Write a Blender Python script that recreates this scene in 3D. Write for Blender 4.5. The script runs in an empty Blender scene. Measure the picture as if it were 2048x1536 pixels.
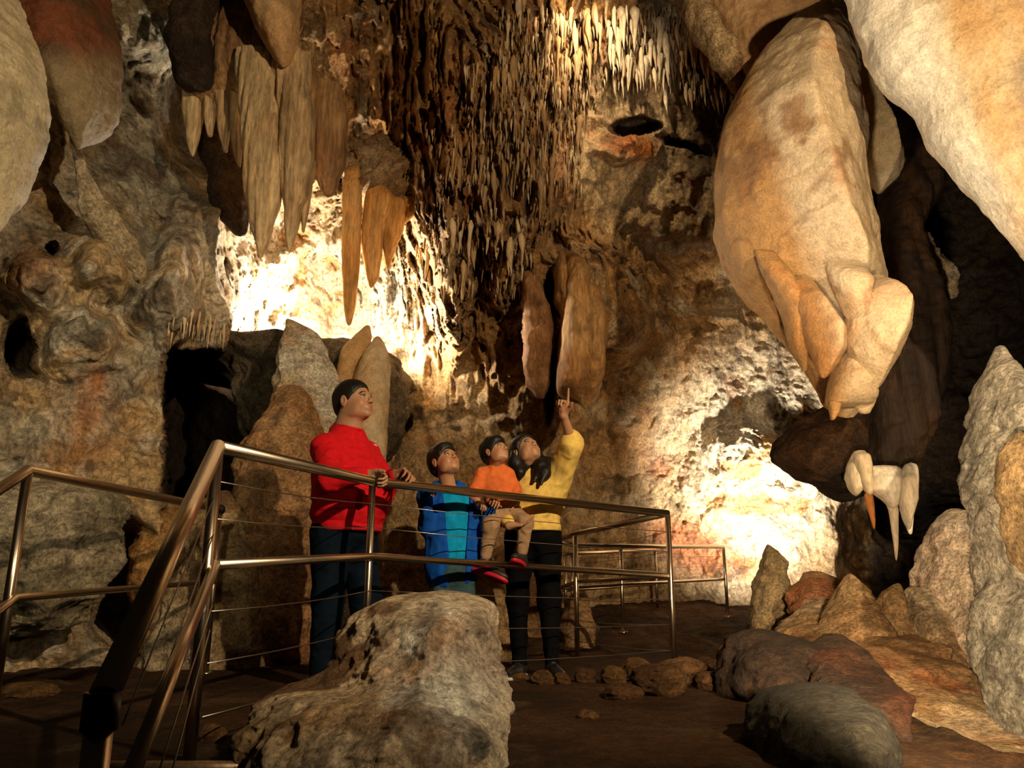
import bpy, math, random
import numpy as np
from mathutils import Vector, Matrix
random.seed(7); rng = np.random.default_rng(7)
SC = bpy.context.scene
COL = SC.collection
# ------------------------------------------------------------------ camera
F = 1568.0; PITCH = math.radians(14.04); CZ = 0.57
CP, SP = math.cos(PITCH), math.sin(PITCH)
cam_d = bpy.data.cameras.new('camera'); cam = bpy.data.objects.new('camera', cam_d); COL.objects.link(cam)
cam.location = (0, 0, CZ); cam.rotation_euler = (math.pi/2 + PITCH, 0, 0)
cam_d.sensor_width = 36; cam_d.lens = F/2048*36; cam_d.clip_start = .05; cam_d.clip_end = 100
SC.camera = cam
def P(px, py, Y):
    """world point at forward distance Y seen along the ray of photo pixel (px, py)"""
    cx = (np.asarray(px, float)-1024)/F; cy = (768-np.asarray(py, float))/F
    yc = CP - cy*SP; s = Y/yc
    return np.stack(np.broadcast_arrays(cx*s, yc*s, (SP+cy*CP)*s + CZ), -1)
def V(px, py, Y): return Vector(P(px, py, Y).tolist())

# ------------------------------------------------------------------ numpy noise
def _hash(ix, iy, iz, seed):
    h = (ix.astype(np.int64)*374761393 + iy.astype(np.int64)*668265263 + iz.astype(np.int64)*2147483647 + seed*1274126177) & 0xffffffff
    h = ((h ^ (h >> 13))*1274126177) & 0xffffffff
    h = ((h ^ (h >> 16))*2246822519) & 0xffffffff
    return (h ^ (h >> 15)) & 0xffffff
def vnoise(p, seed=0):
    i = np.floor(p); f = p-i; i = i.astype(np.int64); f = f*f*f*(f*(f*6-15)+10)
    r = 0
    for dx in (0, 1):
        wx = f[..., 0] if dx else 1-f[..., 0]
        for dy in (0, 1):
            wy = f[..., 1] if dy else 1-f[..., 1]
            for dz in (0, 1):
                wz = f[..., 2] if dz else 1-f[..., 2]
                r = r + wx*wy*wz*(_hash(i[..., 0]+dx, i[..., 1]+dy, i[..., 2]+dz, seed)/8388608.0 - 1)
    return r
def fbm(p, octv=4, seed=0, gain=.5, lac=2.03):
    a = 1.; s = 0; t = 0
    for o in range(octv):
        s = s + a*vnoise(p, seed+o*17); t += a; a *= gain; p = p*lac+13.7
    return s/t
def ridged(p, octv=4, seed=0, gain=.5):
    a = 1.; s = 0; t = 0
    for o in range(octv):
        s = s + a*(1-2*np.abs(vnoise(p, seed+o*17))); t += a; a *= gain; p = p*2.1+5.3
    return s/t
def worley(p, seed=0):
    i = np.floor(p).astype(np.int64); best = np.full(p.shape[:-1], 9.)
    for dx in (-1, 0, 1):
        for dy in (-1, 0, 1):
            for dz in (-1, 0, 1):
                c = [i[..., k]+d for k, d in enumerate((dx, dy, dz))]
                d = 0
                for k in range(3):
                    d = d + (c[k]+_hash(c[0], c[1], c[2], seed+k*7)/16777216.0 - p[..., k])**2
                best = np.minimum(best, d)
    return np.sqrt(best)
def sstep(a, b, x):
    t = np.clip((x-a)/(b-a), 0, 1); return t*t*(3-2*t)
def lerp(a, b, t): return a+(b-a)*t
def mixc(a, b, t): t = np.asarray(t)[..., None]; return np.asarray(a)*(1-t)+np.asarray(b)*t

# ------------------------------------------------------------------ mesh and material helpers
def mkmesh(name, verts, faces, mat=None, parent=None, smooth=True, col=None):
    me = bpy.data.meshes.new(name)
    verts = np.asarray(verts, np.float32).reshape(-1, 3)
    if isinstance(faces, np.ndarray):
        k = faces.shape[1]; n = len(faces)
        me.vertices.add(len(verts)); me.vertices.foreach_set('co', verts.ravel())
        me.loops.add(n*k); me.loops.foreach_set('vertex_index', faces.astype(np.int32).ravel())
        me.polygons.add(n); me.polygons.foreach_set('loop_start', np.arange(0, n*k, k, dtype=np.int32))
        me.polygons.foreach_set('loop_total', np.full(n, k, np.int32))
        me.update(calc_edges=True); me.validate()
    else:
        me.from_pydata(verts.tolist(), [], faces); me.update()
    if smooth: me.polygons.foreach_set('use_smooth', np.ones(len(me.polygons), bool))
    if col is not None:
        ca = me.color_attributes.new('Col', 'FLOAT_COLOR', 'POINT')
        c4 = np.ones((len(verts), 4), np.float32); c4[:, :3] = col.reshape(-1, 3)
        ca.data.foreach_set('color', c4.ravel())
    if mat: me.materials.append(mat)
    o = bpy.data.objects.new(name, me); COL.objects.link(o)
    if parent: o.parent = parent
    return o
def tag(o, label, cat, group=None, kind=None):
    if label: o['label'] = label
    if cat: o['category'] = cat
    if group: o['group'] = group
    if kind: o['kind'] = kind
    return o
def empty(name, loc, label, cat, group=None):
    o = bpy.data.objects.new(name, None); COL.objects.link(o); o.location = loc
    o.empty_display_size = .1
    bpy.context.view_layer.update()
    return tag(o, label, cat, group)
def adopt(o, root):            # make o (built in world space) a child of root
    o.parent = root; o.matrix_parent_inverse = Matrix.Translation(-root.location)
    return o
def new_mat(name):
    m = bpy.data.materials.new(name); m.use_nodes = True
    return m, m.node_tree.nodes, m.node_tree.links, m.node_tree.nodes['Principled BSDF']
def rock_mat(name, fine=34., bump=.9, rough=.82, spec=.25, dist=.012, speck=.35, streak=1.0):
    m, N, L, b = new_mat(name)
    tc = N.new('ShaderNodeTexCoord'); at = N.new('ShaderNodeAttribute'); at.attribute_name = 'Col'
    mp = N.new('ShaderNodeMapping'); mp.inputs['Scale'].default_value = (1, 1, streak)
    L.new(tc.outputs['Object'], mp.inputs['Vector'])
    n1 = N.new('ShaderNodeTexNoise'); n1.inputs['Scale'].default_value = fine; n1.inputs['Detail'].default_value = 7; n1.inputs['Roughness'].default_value = .68
    n2 = N.new('ShaderNodeTexNoise'); n2.inputs['Scale'].default_value = fine*.23; n2.inputs['Detail'].default_value = 8; n2.inputs['Roughness'].default_value = .62
    vo = N.new('ShaderNodeTexVoronoi'); vo.inputs['Scale'].default_value = fine*.55
    for n in (n1, n2, vo): L.new(mp.outputs[0], n.inputs['Vector'])
    ad = N.new('ShaderNodeMath'); ad.operation = 'MULTIPLY_ADD'; ad.inputs[1].default_value = .8
    L.new(n2.outputs[0], ad.inputs[0]); L.new(n1.outputs[0], ad.inputs[2])
    ad2 = N.new('ShaderNodeMath'); ad2.operation = 'MULTIPLY_ADD'; ad2.inputs[1].default_value = .35
    L.new(vo.outputs[0], ad2.inputs[0]); L.new(ad.outputs[0], ad2.inputs[2])
    bp = N.new('ShaderNodeBump'); bp.inputs['Strength'].default_value = bump; bp.inputs['Distance'].default_value = dist
    L.new(ad2.outputs[0], bp.inputs['Height']); L.new(bp.outputs[0], b.inputs['Normal'])
    r = N.new('ShaderNodeMapRange'); r.inputs[1].default_value = .36; r.inputs[2].default_value = .62
    r.inputs[3].default_value = 1-speck; r.inputs[4].default_value = 1+speck*.45
    L.new(n1.outputs[0], r.inputs[0])
    r2 = N.new('ShaderNodeMapRange'); r2.inputs[1].default_value = .38; r2.inputs[2].default_value = .6
    r2.inputs[3].default_value = 1-speck*.7; r2.inputs[4].default_value = 1+speck*.35
    L.new(n2.outputs[0], r2.inputs[0])
    mu = N.new('ShaderNodeMath'); mu.operation = 'MULTIPLY'; L.new(r.outputs[0], mu.inputs[0]); L.new(r2.outputs[0], mu.inputs[1])
    vm = N.new('ShaderNodeVectorMath'); vm.operation = 'SCALE'; L.new(at.outputs['Color'], vm.inputs[0]); L.new(mu.outputs[0], vm.inputs['Scale'])
    L.new(vm.outputs[0], b.inputs['Base Color'])
    b.inputs['Roughness'].default_value = rough; b.inputs['Specular IOR Level'].default_value = spec
    return m
def plain_mat(name, col, rough=.6, metal=0, spec=.5, noise=0, nscale=60, bump=0, bscale=200, bdist=.002, sss=0):
    m, N, L, b = new_mat(name)
    b.inputs['Base Color'].default_value = (*col, 1); b.inputs['Roughness'].default_value = rough
    b.inputs['Metallic'].default_value = metal; b.inputs['Specular IOR Level'].default_value = spec
    tc = N.new('ShaderNodeTexCoord')
    if noise:
        n = N.new('ShaderNodeTexNoise'); n.inputs['Scale'].default_value = nscale; n.inputs['Detail'].default_value = 5
        L.new(tc.outputs['Object'], n.inputs['Vector'])
        r = N.new('ShaderNodeMapRange'); r.inputs[1].default_value = .3; r.inputs[2].default_value = .7; r.inputs[3].default_value = 1-noise; r.inputs[4].default_value = 1+noise
        L.new(n.outputs[0], r.inputs[0])
        v = N.new('ShaderNodeVectorMath'); v.operation = 'SCALE'; v.inputs[0].default_value = col; L.new(r.outputs[0], v.inputs['Scale'])
        L.new(v.outputs[0], b.inputs['Base Color'])
    if bump:
        n = N.new('ShaderNodeTexNoise'); n.inputs['Scale'].default_value = bscale; n.inputs['Detail'].default_value = 4
        L.new(tc.outputs['Object'], n.inputs['Vector'])
        bp = N.new('ShaderNodeBump'); bp.inputs['Strength'].default_value = bump; bp.inputs['Distance'].default_value = bdist
        L.new(n.outputs[0], bp.inputs['Height']); L.new(bp.outputs[0], b.inputs['Normal'])
    if sss:
        b.inputs['Subsurface Weight'].default_value = sss; b.inputs['Subsurface Radius'].default_value = (.02, .008, .004); b.inputs['Subsurface Scale'].default_value = .5
    return m

# linear albedos
CREAM = (.68, .53, .33); WHITE = (.8, .71, .54); OCHRE = (.52, .265, .08); TAN = (.52, .34, .155); BROWN = (.2, .09, .03)
DARK = (.07, .04, .022); ORANGE = (.55, .2, .05); RUST = (.34, .095, .03); GREY = (.36, .33, .25); GREEN = (.2, .2, .15)
M_WALL = rock_mat('cave_limestone', fine=30, bump=1., dist=.03, speck=.5)
M_ROCK = rock_mat('weathered_rock', fine=46, bump=1., dist=.03, speck=.55)
M_SMOOTH = rock_mat('smooth_flowstone', fine=58, bump=.8, dist=.012, speck=.24, rough=.6, spec=.3)
M_FLUTE = rock_mat('fluted_flowstone', fine=40, bump=.8, dist=.016, speck=.42, streak=.12, rough=.7)
M_STAL = rock_mat('stalactite_calcite', fine=40, bump=.6, dist=.006, speck=.3, streak=.3, rough=.6)
M_EARTH = rock_mat('cave_earth', fine=50, bump=1., dist=.02, speck=.5, rough=.9, spec=.15)

def rows_interp(rows, n):
    R = np.array(rows, float); t = np.linspace(0, 1, n); pys = R[0, 0] + (R[-1, 0]-R[0, 0])*t
    out = [pys]
    for k in range(1, 5): out.append(np.interp(pys, R[:, 0], R[:, k]))
    A = np.array(out)
    w = max(1, n//(len(rows)*3))          # smooth the corners of the outline
    if w > 1:
        ker = np.hanning(2*w+1); ker /= ker.sum()
        for k in range(1, 5):
            pad = np.concatenate([2*A[k][0]-A[k][w:0:-1], A[k], 2*A[k][-1]-A[k][-2:-w-2:-1]])
            A[k] = np.convolve(pad, ker, 'valid')
    return A
def loft(name, rows, c1=OCHRE, c2=TAN, mat=None, n=None, m=None, amp=.04, freq=2.2, flute=None, crest=None,
         seed=1, back=.8, fine=.016, crag=None, colfn=None, parent=None, capt=.12, capb=.12, worl=0, vstretch=1.):
    """rows: (photo row, left, right, distance, half thickness); a closed solid, horizontal rings"""
    rows = sorted(rows)
    hpx = rows[-1][0]-rows[0][0]; wpx = max(r[2]-r[1] for r in rows)
    n = n or int(min(420, max(24, hpx/2.6))); m = m or int(min(560, max(28, wpx/1.7)))
    A = rows_interp(rows, n)
    py, xl, xr, Y, T = A
    xr = np.maximum(xr, xl+1.5)
    Lp = P(xl, py, Y); Rp = P(xr, py, Y)
    C = (Lp+Rp)/2; W = (Rp-Lp)[:, 0]/2
    t = np.linspace(0, 1, n); sc = np.ones(n)
    if capt: sc *= np.sqrt(1-(1-np.clip(t/capt, 0.0, 1))**2*.999)
    if capb: sc *= np.sqrt(1-(1-np.clip((1-t)/capb, 0.0, 1))**2*.999)
    T = T*sc
    W = W*np.where(sc < 1, .55+.45*sc, 1)
    T[0] = T[-1] = 1e-4; W[0] *= .3; W[-1] *= .3
    a = np.linspace(0, 2*np.pi, m, endpoint=False)
    ca, sa = np.cos(a), np.sin(a)
    e = .8
    cx = np.sign(ca)*np.abs(ca)**e; sy = np.sign(sa)*np.abs(sa)**e
    prof = np.where(sa > 0, sy, sy*back)
    if crest is not None:                    # crest: (row, position 0..1, strength)
        Cr = np.array(crest, float); cpos = np.interp(py, Cr[:, 0], Cr[:, 1])*2-1; cst = np.interp(py, Cr[:, 0], Cr[:, 2])
        xx = cx[None, :]
        tent = np.where(xx < cpos[:, None], (xx+1)/(cpos[:, None]+1+1e-6), (1-xx)/(1-cpos[:, None]+1e-6))
        front = lerp(sy[None, :], tent*1.1, cst[:, None])
        prof = np.where(sa[None, :] > 0, front, prof[None, :])
    else: prof = np.broadcast_to(prof[None, :], (n, m))
    X = C[:, 0][:, None] + W[:, None]*cx[None, :]
    Yy = C[:, 1][:, None] - T[:, None]*prof
    Z = np.broadcast_to(C[:, 2][:, None], X.shape)
    V3 = np.stack([X, Yy, Z], -1)
    nr = np.stack([np.broadcast_to(ca, X.shape)*.8, -np.broadcast_to(sa, X.shape), np.zeros_like(X)], -1)
    q = V3*np.array([1, 1, 1/vstretch])
    edge = (sc[:, None]*.7+.3)
    crag = (.0 if mat in (M_SMOOTH, M_FLUTE, M_STAL) else .05) if crag is None else crag
    d = amp*fbm(q*freq, 4, seed) + fine*(ridged(q*freq*5, 3, seed+3)-.35) + crag*(ridged(q*3.1, 4, seed+13)-.4)
    if crag: d = d - crag*.9*(worley(q*5.5, seed+15)-.5)
    if worl: d = d - worl*(worley(q*freq*2.2, seed+5)-.5)
    if flute: d = d + flute[0]*(np.abs(np.sin(X*flute[1] + 1.5*vnoise(q*.8, seed+9)))-.5)
    d = d*edge*np.minimum(1, W[:, None]/max(.12, .001+amp*1.5))
    V3 = V3 + nr*d[..., None]
    V3[..., 2] += .6*amp*fbm(q*freq*.8+7, 3, seed+21)
    V3[0] = V3[0].mean(0); V3[-1] = V3[-1].mean(0)
    if colfn is not None:
        dep = V3[..., 1]*CP+(V3[..., 2]-CZ)*SP
        colr = colfn(V3, 1024+V3[..., 0]/dep*F, 768-F*((V3[..., 2]-CZ)*CP-V3[..., 1]*SP)/dep)
    else:
        k = sstep(-.35, .35, fbm(q*1.7, 4, seed+31)); k2 = sstep(.15, .5, fbm(q*3.1+4, 4, seed+37))
        colr = mixc(mixc(np.array(c1), np.array(c2), k), np.array(c1)*.45, k2*.6)
    i = np.arange(n-1)[:, None]*m; j = np.arange(m)[None, :]; j2 = (j+1) % m
    f = np.stack([i+j, i+j2, i+m+j2, i+m+j], -1).reshape(-1, 4)
    return mkmesh(name, V3, f, mat or M_ROCK, parent, True, colr)
# ------------------------------------------------------------------ the cave shell
STEP = 2.6
gx = np.arange(-420, 2500, STEP); gy = np.arange(-330, 1640, STEP)
PX, PY = np.meshgrid(gx, gy)
TX = [-512, -256, 0, 256, 512, 768, 1024, 1280, 1536, 1792, 2048, 2304, 2560]
TY = [-512, -256, 0, 256, 512, 768, 1024, 1280, 1536, 1792]
TD = np.array([
 [3.0, 3.2, 3.6, 4.4, 5.0, 5.2, 5.6, 5.6, 5.2, 4.8, 4.2, 3.6, 3.2],
 [3.3, 3.5, 4.2, 5.4, 6.4, 6.8, 6.9, 7.0, 7.0, 6.6, 5.6, 4.6, 4.0],
 [3.6, 4.0, 5.0, 6.6, 7.6, 7.9, 7.5, 8.2, 8.6, 8.6, 7.4, 5.6, 4.6],
 [3.8, 4.2, 5.3, 6.6, 8.0, 8.4, 7.7, 8.8, 9.8, 10.2, 9.0, 6.4, 5.0],
 [3.9, 4.4, 5.4, 6.0, 8.2, 9.0, 8.2, 9.4, 10.4, 10.8, 9.6, 7.2, 5.4],
 [3.9, 4.4, 5.4, 5.8, 8.4, 9.1, 8.8, 10.0, 10.6, 10.8, 9.6, 7.6, 5.6],
 [3.9, 4.4, 5.3, 5.7, 7.8, 8.8, 9.0, 10.6, 10.4, 10.6, 9.4, 7.6, 5.6],
 [3.9, 4.4, 5.2, 5.8, 7.4, 8.6, 9.2, 11.0, 10.4, 10.2, 9.0, 7.6, 5.6],
 [3.9, 4.4, 5.2, 5.8, 7.4, 8.6, 9.2, 11.0, 10.4, 10.2, 9.0, 7.6, 5.6],
 [3.9, 4.4, 5.2, 5.8, 7.4, 8.6, 9.2, 11.0, 10.4, 10.2, 9.0, 7.6, 5.6]])
def cubic_axis(A, t, axis):
    A = np.moveaxis(A, axis, 0); i = np.clip(np.floor(t).astype(int), 0, len(A)-2); f = (t-i)
    g = lambda k: A[np.clip(i+k, 0, len(A)-1)]
    f = f.reshape(-1, *([1]*(A.ndim-1)))
    r = .5*((2*g(0)) + (-g(-1)+g(1))*f + (2*g(-1)-5*g(0)+4*g(1)-g(2))*f**2 + (-g(-1)+3*g(0)-3*g(1)+g(2))*f**3)
    return np.moveaxis(r, 0, axis)
def base_depth(px, py):     # on the regular grid
    a = cubic_axis(TD, (gy-TY[0])/256, 0)
    return cubic_axis(a, (gx-TX[0])/256, 1)
D = base_depth(gx, gy)
W0 = P(PX, PY, D)                    # undisturbed shell
wrp = np.stack([PX, PY, PX*0], -1)/90.
wx = PX + 22*fbm(wrp, 4, 91); wy = PY + 22*fbm(wrp+50, 4, 92)
def blob(cx, cy, rx, ry, ang=0, s=.25, x=None, y=None):
    x = wx if x is None else x; y = wy if y is None else y
    c, sn = math.cos(math.radians(ang)), math.sin(math.radians(ang))
    u = ((x-cx)*c+(y-cy)*sn)/rx; v = (-(x-cx)*sn+(y-cy)*c)/ry
    return 1-sstep(1-s, 1+s, np.sqrt(u*u+v*v))
# the recess in the left wall, the niche with the lamp, the holes
recess = sstep(322, 334, wx)*(1-sstep(560, 590, wx))*sstep(690, 712, wy+.12*(wx-330))*(1-sstep(985, 1010, wy))
leftw = 1-sstep(322, 336, PX + 9*fbm(wrp*5, 3, 77) + 6*np.sin(PY/23.))
D = D + 2.3*recess
lw = leftw*sstep(640, 700, PY)
D = lerp(D, np.minimum(D, 5.75), lw)
D = lerp(D, np.maximum(D, 8.0), (1-leftw)*sstep(330, 420, PX)*sstep(700, 720, PY)*(1-sstep(500, 620, PX))*.8)
D = D + .45*blob(660, 560, 200, 150, 0, .35) + .5*blob(620, 640, 130, 110, 0, .3)
D = D - .55*blob(550, 610, 85, 110, -15, .5)                       # swelling left of the niche, bright
D = D - .9*blob(400, 560, 90, 130, 20, .4)
D = D + 1.5*blob(1262, 252, 46, 15, -4, .3) + 1.2*blob(1350, 284, 40, 8, 14, .4)
D = D - .35*blob(1250, 290, 60, 26, 0, .5)
D = D + 2.0*blob(1098, 690, 16, 130, 4, .35)                       # crevice beside the orange drape
D = D + 1.8*blob(780, 840, 30, 26, 0, .4) + .9*blob(35, 690, 34, 50, 0, .35) + .35*blob(62, 735, 16, 12, 0, .4)
D = D + .5*blob(100, 505, 14, 14, 0, .4) + 1.2*blob(250, 1170, 60, 110, 10, .25)
D = D - .5*blob(75, 560, 60, 45, 20, .6) - .5*blob(215, 530, 70, 70, 30, .6) - .4*blob(160, 680, 80, 60, 0, .6) + .25*blob(205, 600, 25, 60, 25, .6)
D = D - .9*blob(1210, 600, 120, 90, 35, .5) + .5*blob(1330, 560, 100, 70, 20, .6)
D = D - .8*blob(870, 250, 70, 330, 4, .5) - .6*blob(980, 300, 90, 260, -8, .5) + .45*blob(925, 330, 22, 190, -3, .6) - .85*blob(915, 520, 34, 170, 2, .5)  # last bulge is a rib added to block the niche lamp
D = D + .7*blob(400, 230, 70, 110, 0, .5) - .5*blob(290, 60, 90, 60, 30, .6)
D = D - .5*blob(1480, 900, 60, 50, 40, .8) - .6*blob(1590, 935, 60, 40, 20, .7)
D = D + 1.0*blob(1770, 1080, 90, 120, 0, .25)
D = lerp(D, np.minimum(D, 6.5), (1-sstep(440, 462, wx))*sstep(380, 430, wy)*(1-sstep(692, 712, wy))*sstep(322, 360, wx))
D = D + 3.2*sstep(1730, 1800, PX)*sstep(230, 330, PY)*(1-sstep(980, 1100, PY))  # right wall sunk deeper so less lamplight reaches it
W = P(PX, PY, D)
q = W*1.0
strk = blob(960, 250, 330, 480, 0, .35)*(1-blob(1290, 330, 160, 150, -10, .3))      # zone of vertical flow
qs = q*np.array([1, 1, .13])
qn = q*np.array([1, 1, .45])
lowf = fbm(q*.9, 4, 5)
mid = ridged(q*2.3, 4, 6)
wor = worley(q*3.4, 8)
wor2 = worley(q*8.5, 9)
smoothz = blob(30, 330, 120, 260, 0, .4)
d = .34*lowf + .12*mid*(1-.5*strk) - .16*(wor-.5)*(1-.75*strk) - .055*(wor2-.5)*(1-.6*strk)
pop = np.clip(blob(650, 580, 240, 190, 0, .4)+blob(1500, 950, 190, 260, 20, .4), 0, 1)     # popcorn coating
wor3 = worley(q*19, 12)
d = d + pop*(.05*ridged(q*9, 3, 15) - .075*(wor3-.45)) + (1-pop)*.022*ridged(q*11, 3, 16)
stri = np.abs(vnoise(qs*5.2, 30))*1.0 + .6*np.abs(vnoise(qs*12, 31)) + .35*np.abs(vnoise(qs*26, 32))
d = d + strk*(-.42*(stri-.6) + .18*fbm(qn*2., 3, 33))
# downward pointing teeth: saw profile along height in the flow zone and under the left wall
saw = (q[..., 2]*1.15 + .55*vnoise(q*np.array([3.5, 3.5, .3]), 40) + .3*vnoise(q*np.array([11, 11, .6]), 41)) % 1.0
d = d + strk*.30*(1-saw)**1.2*sstep(-.5, .4, fbm(q*1.1, 2, 43))
ray = W-np.array([0, 0, CZ]); ray /= np.linalg.norm(ray, axis=-1, keepdims=True)
W = W - ray*d[..., None]
W[..., 0] += .03*fbm(q*6, 2, 51); W[..., 2] += .04*fbm(q*6+9, 2, 52)
# colour of the stone: pale calcite, ochre, rust stains, grey limestone, plus painted shade
n1 = fbm(q*.9+3, 5, 61); n2 = fbm(q*2.6, 5, 62); n3 = fbm(q*7, 4, 63); n4 = fbm(q*np.array([5, 5, .7]), 4, 64)
c = mixc(np.array(OCHRE), np.array(TAN), sstep(-.3, .35, n1))
c = mixc(c, np.array(CREAM), sstep(-.05, .45, n2)*.7)
left = 1-sstep(330, 620, PX+60*n1)
c = mixc(c, mixc(np.array(GREY)*1.1, np.array(TAN), sstep(-.3, .3, n2)), left*.85)
c = mixc(c, np.array(WHITE), sstep(.0, .4, n3)*left*.45)
c = mixc(c, mixc(np.array(GREEN), np.array(GREY), sstep(-.2, .4, n3)), blob(320, 220, 170, 230, 0, .5)*.75)
c = mixc(c, mixc(np.array(OCHRE)*.95, np.array(BROWN)*1.1, sstep(-.2, .3, n4)), strk*.72)
c = mixc(c, np.array(CREAM)*.95, strk*sstep(.12, .5, n4)*.7)
c = mixc(c, mixc(np.array(WHITE), np.array(CREAM), sstep(-.1, .5, n1)), pop*.85)
c = mixc(c, np.array(OCHRE)*1.15, pop*sstep(.12, .38, n2)*.75)
c = mixc(c, np.array((.72, .52, .28)), blob(1280, 280, 170, 170, -20, .4)*.8)
c = mixc(c, np.array(ORANGE), blob(1260, 283, 52, 22, 8, .5)*.9 + blob(1285, 310, 26, 20, 0, .6)*.4)
c = mixc(c, np.array(ORANGE)*.85, np.clip(blob(60, 545, 60, 40, 0, .8)*.6 + blob(170, 820, 36, 60, 10, .7)*.85 + blob(185, 765, 12, 12, 0, .8)*.8 + blob(160, 910, 90, 22, -12, .8)*.6, 0, 1)*.75)
c = mixc(c, np.array(RUST)*1.2, np.clip(blob(1390, 1090, 110, 50, 20, .6)+blob(1330, 930, 50, 30, 10, .8)*.4, 0, 1)*.8)
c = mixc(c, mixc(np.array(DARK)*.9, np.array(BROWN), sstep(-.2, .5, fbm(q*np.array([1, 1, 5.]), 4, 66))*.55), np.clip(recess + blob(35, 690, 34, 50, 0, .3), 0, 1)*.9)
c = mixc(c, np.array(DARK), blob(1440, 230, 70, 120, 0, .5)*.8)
c = mixc(c, np.array(DARK)*1.2, sstep(.22, .42, fbm(q*4.4, 4, 67))*.62)
c = mixc(c, np.array(RUST), sstep(.25, .5, fbm(q*1.6+20, 4, 68))*.45*(1-.7*left))
c = mixc(c, np.array(DARK)*.3, np.clip(sstep(1690, 1760, PX+20*n2)*sstep(120, 260, PY), 0, 1)*.95)  # darkness of the right recess and hole painted near black
c = mixc(c, np.array(DARK)*.5, recess*.8)  # shade inside the left recess painted over the stone colour
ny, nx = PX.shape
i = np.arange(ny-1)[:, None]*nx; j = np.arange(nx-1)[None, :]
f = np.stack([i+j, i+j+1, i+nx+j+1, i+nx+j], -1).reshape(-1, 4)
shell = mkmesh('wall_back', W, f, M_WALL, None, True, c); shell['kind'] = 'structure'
def wall_Y(px, py):
    ii = int(np.clip((py-gy[0])/STEP, 0, ny-1)); jj = int(np.clip((px-gx[0])/STEP, 0, nx-1))
    return float(W[ii, jj, 1])

# ------------------------------------------------------------------ the floor
fx = np.arange(-7, 9, .035); fy = np.arange(2.62, 12, .035)
FX, FY = np.meshgrid(fx, fy)
def floor_z(x, y):
    x = np.asarray(x, float); y = np.asarray(y, float)
    z = .06*(y-6.3).clip(0)
    return z
FZ = floor_z(FX, FY)
pf = np.stack([FX, FY, FX*0], -1)
plat = np.clip(sstep(-2.6, -2.2, FX)*(1-sstep(1.3, 1.7, FX))*(1-sstep(6.2, 7, FY)), 0, 1)
FZ = FZ + (1-plat)*(.09*fbm(pf*1.4, 4, 3)+.03*ridged(pf*6, 3, 4)) + .006*fbm(pf*9, 3, 5) - .18*sstep(1.7, 2.1, FX)*(1-sstep(4.6, 5.2, FY))
fc = mixc(np.array(BROWN)*.16, np.array(BROWN)*.36, sstep(-.3, .4, fbm(pf*1.7, 5, 6)))
fc = mixc(fc, np.array(TAN)*.25, sstep(.2, .5, fbm(pf*4, 4, 7))*.4)
ny2, nx2 = FX.shape
i = np.arange(ny2-1)[:, None]*nx2; j = np.arange(nx2-1)[None, :]
f = np.stack([i+j, i+j+1, i+nx2+j+1, i+nx2+j], -1).reshape(-1, 4)
fl = mkmesh('floor', np.stack([FX, FY, FZ], -1), f, M_EARTH, None, True, fc); fl['kind'] = 'structure'
def gz(x, y): return float(floor_z(x, y))
# ------------------------------------------------------------------ formations
def rock(name, label, cat, rows, group=None, **kw):
    return tag(loft(name, rows, **kw), label, cat, group)

# --- big hanging rock on the right
def hang_col(p, px, py):
    k = fbm(p*1.5, 5, 71); k2 = fbm(p*np.array([3, 3, 3.]), 4, 72)
    crestx = np.interp(py, [60, 250, 420, 600, 830], [1500, 1540, 1590, 1650, 1700])
    r = sstep(-40, 25, px-crestx+30*k)
    cc = mixc(np.array(OCHRE)*.85, mixc(np.array(CREAM)*.88, np.array(TAN), .25), r*.85+.06)  # paler right of the crest: the lit side put into the colour
    pit = sstep(.0, .35, fbm(p*4.5, 4, 73))*(1-sstep(40, 190, np.hypot((px-1580)*.8, (py-300)*.8)))
    cc = mixc(cc, np.array(BROWN)*1.1, np.clip(pit, 0, 1)*.85)
    cc = mixc(cc, np.array(ORANGE)*.9, sstep(.1, .45, k2)*.3)
    vein = 1-sstep(0, .035, np.abs(fbm(p*np.array([1.6, 1.6, 1.1])+3, 4, 74)))
    return mixc(cc, np.array(BROWN), vein*.5)
hr = rock('hanging_rock', 'huge pale ochre rock hanging from the roof, tapering to folded points on the right', 'rock',
    [(35, 1640, 1700, 5.9, .25), (62, 1568, 1706, 5.8, .4), (95, 1530, 1710, 5.7, .5), (140, 1494, 1714, 5.6, .58), (200, 1466, 1716, 5.55, .65),
     (262, 1446, 1724, 5.5, .7), (335, 1438, 1736, 5.5, .72), (430, 1440, 1748, 5.5, .72), (500, 1458, 1758, 5.55, .68), (560, 1490, 1776, 5.55, .62),
     (610, 1526, 1770, 5.65, .46), (660, 1562, 1765, 5.75, .36), (720, 1602, 1760, 5.85, .28), (770, 1632, 1740, 5.9, .2), (810, 1655, 1725, 5.95, .12), (830, 1672, 1710, 5.95, .05)],
    mat=M_SMOOTH, amp=.09, freq=1.3, seed=5, crest=[(60, .45, .2), (260, .4, .5), (420, .5, .8), (600, .6, .8), (830, .6, .6)], back=1.1,
    colfn=hang_col, capt=.012, capb=.05, fine=.012, crag=.012)
def fold(rows, seed, **kw):
    return adopt2(loft('rock_fold', rows, mat=M_SMOOTH, amp=.03, freq=2.5, seed=seed, fine=.008, colfn=hang_col, capt=.3, **kw), hr)
def adopt2(o, parent): o.parent = parent; return o
fold([(548, 1700, 1782, 5.03, .12), (590, 1704, 1800, 4.90, .26), (625, 1702, 1818, 4.86, .3), (665, 1700, 1812, 4.86, .28), (705, 1704, 1792, 4.88, .24), (740, 1716, 1776, 4.90, .17), (765, 1732, 1764, 4.92, .09), (782, 1744, 1752, 4.93, .02)], 11, capb=.02, crest=[(560, .7, .6), (780, .6, .6)])
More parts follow.
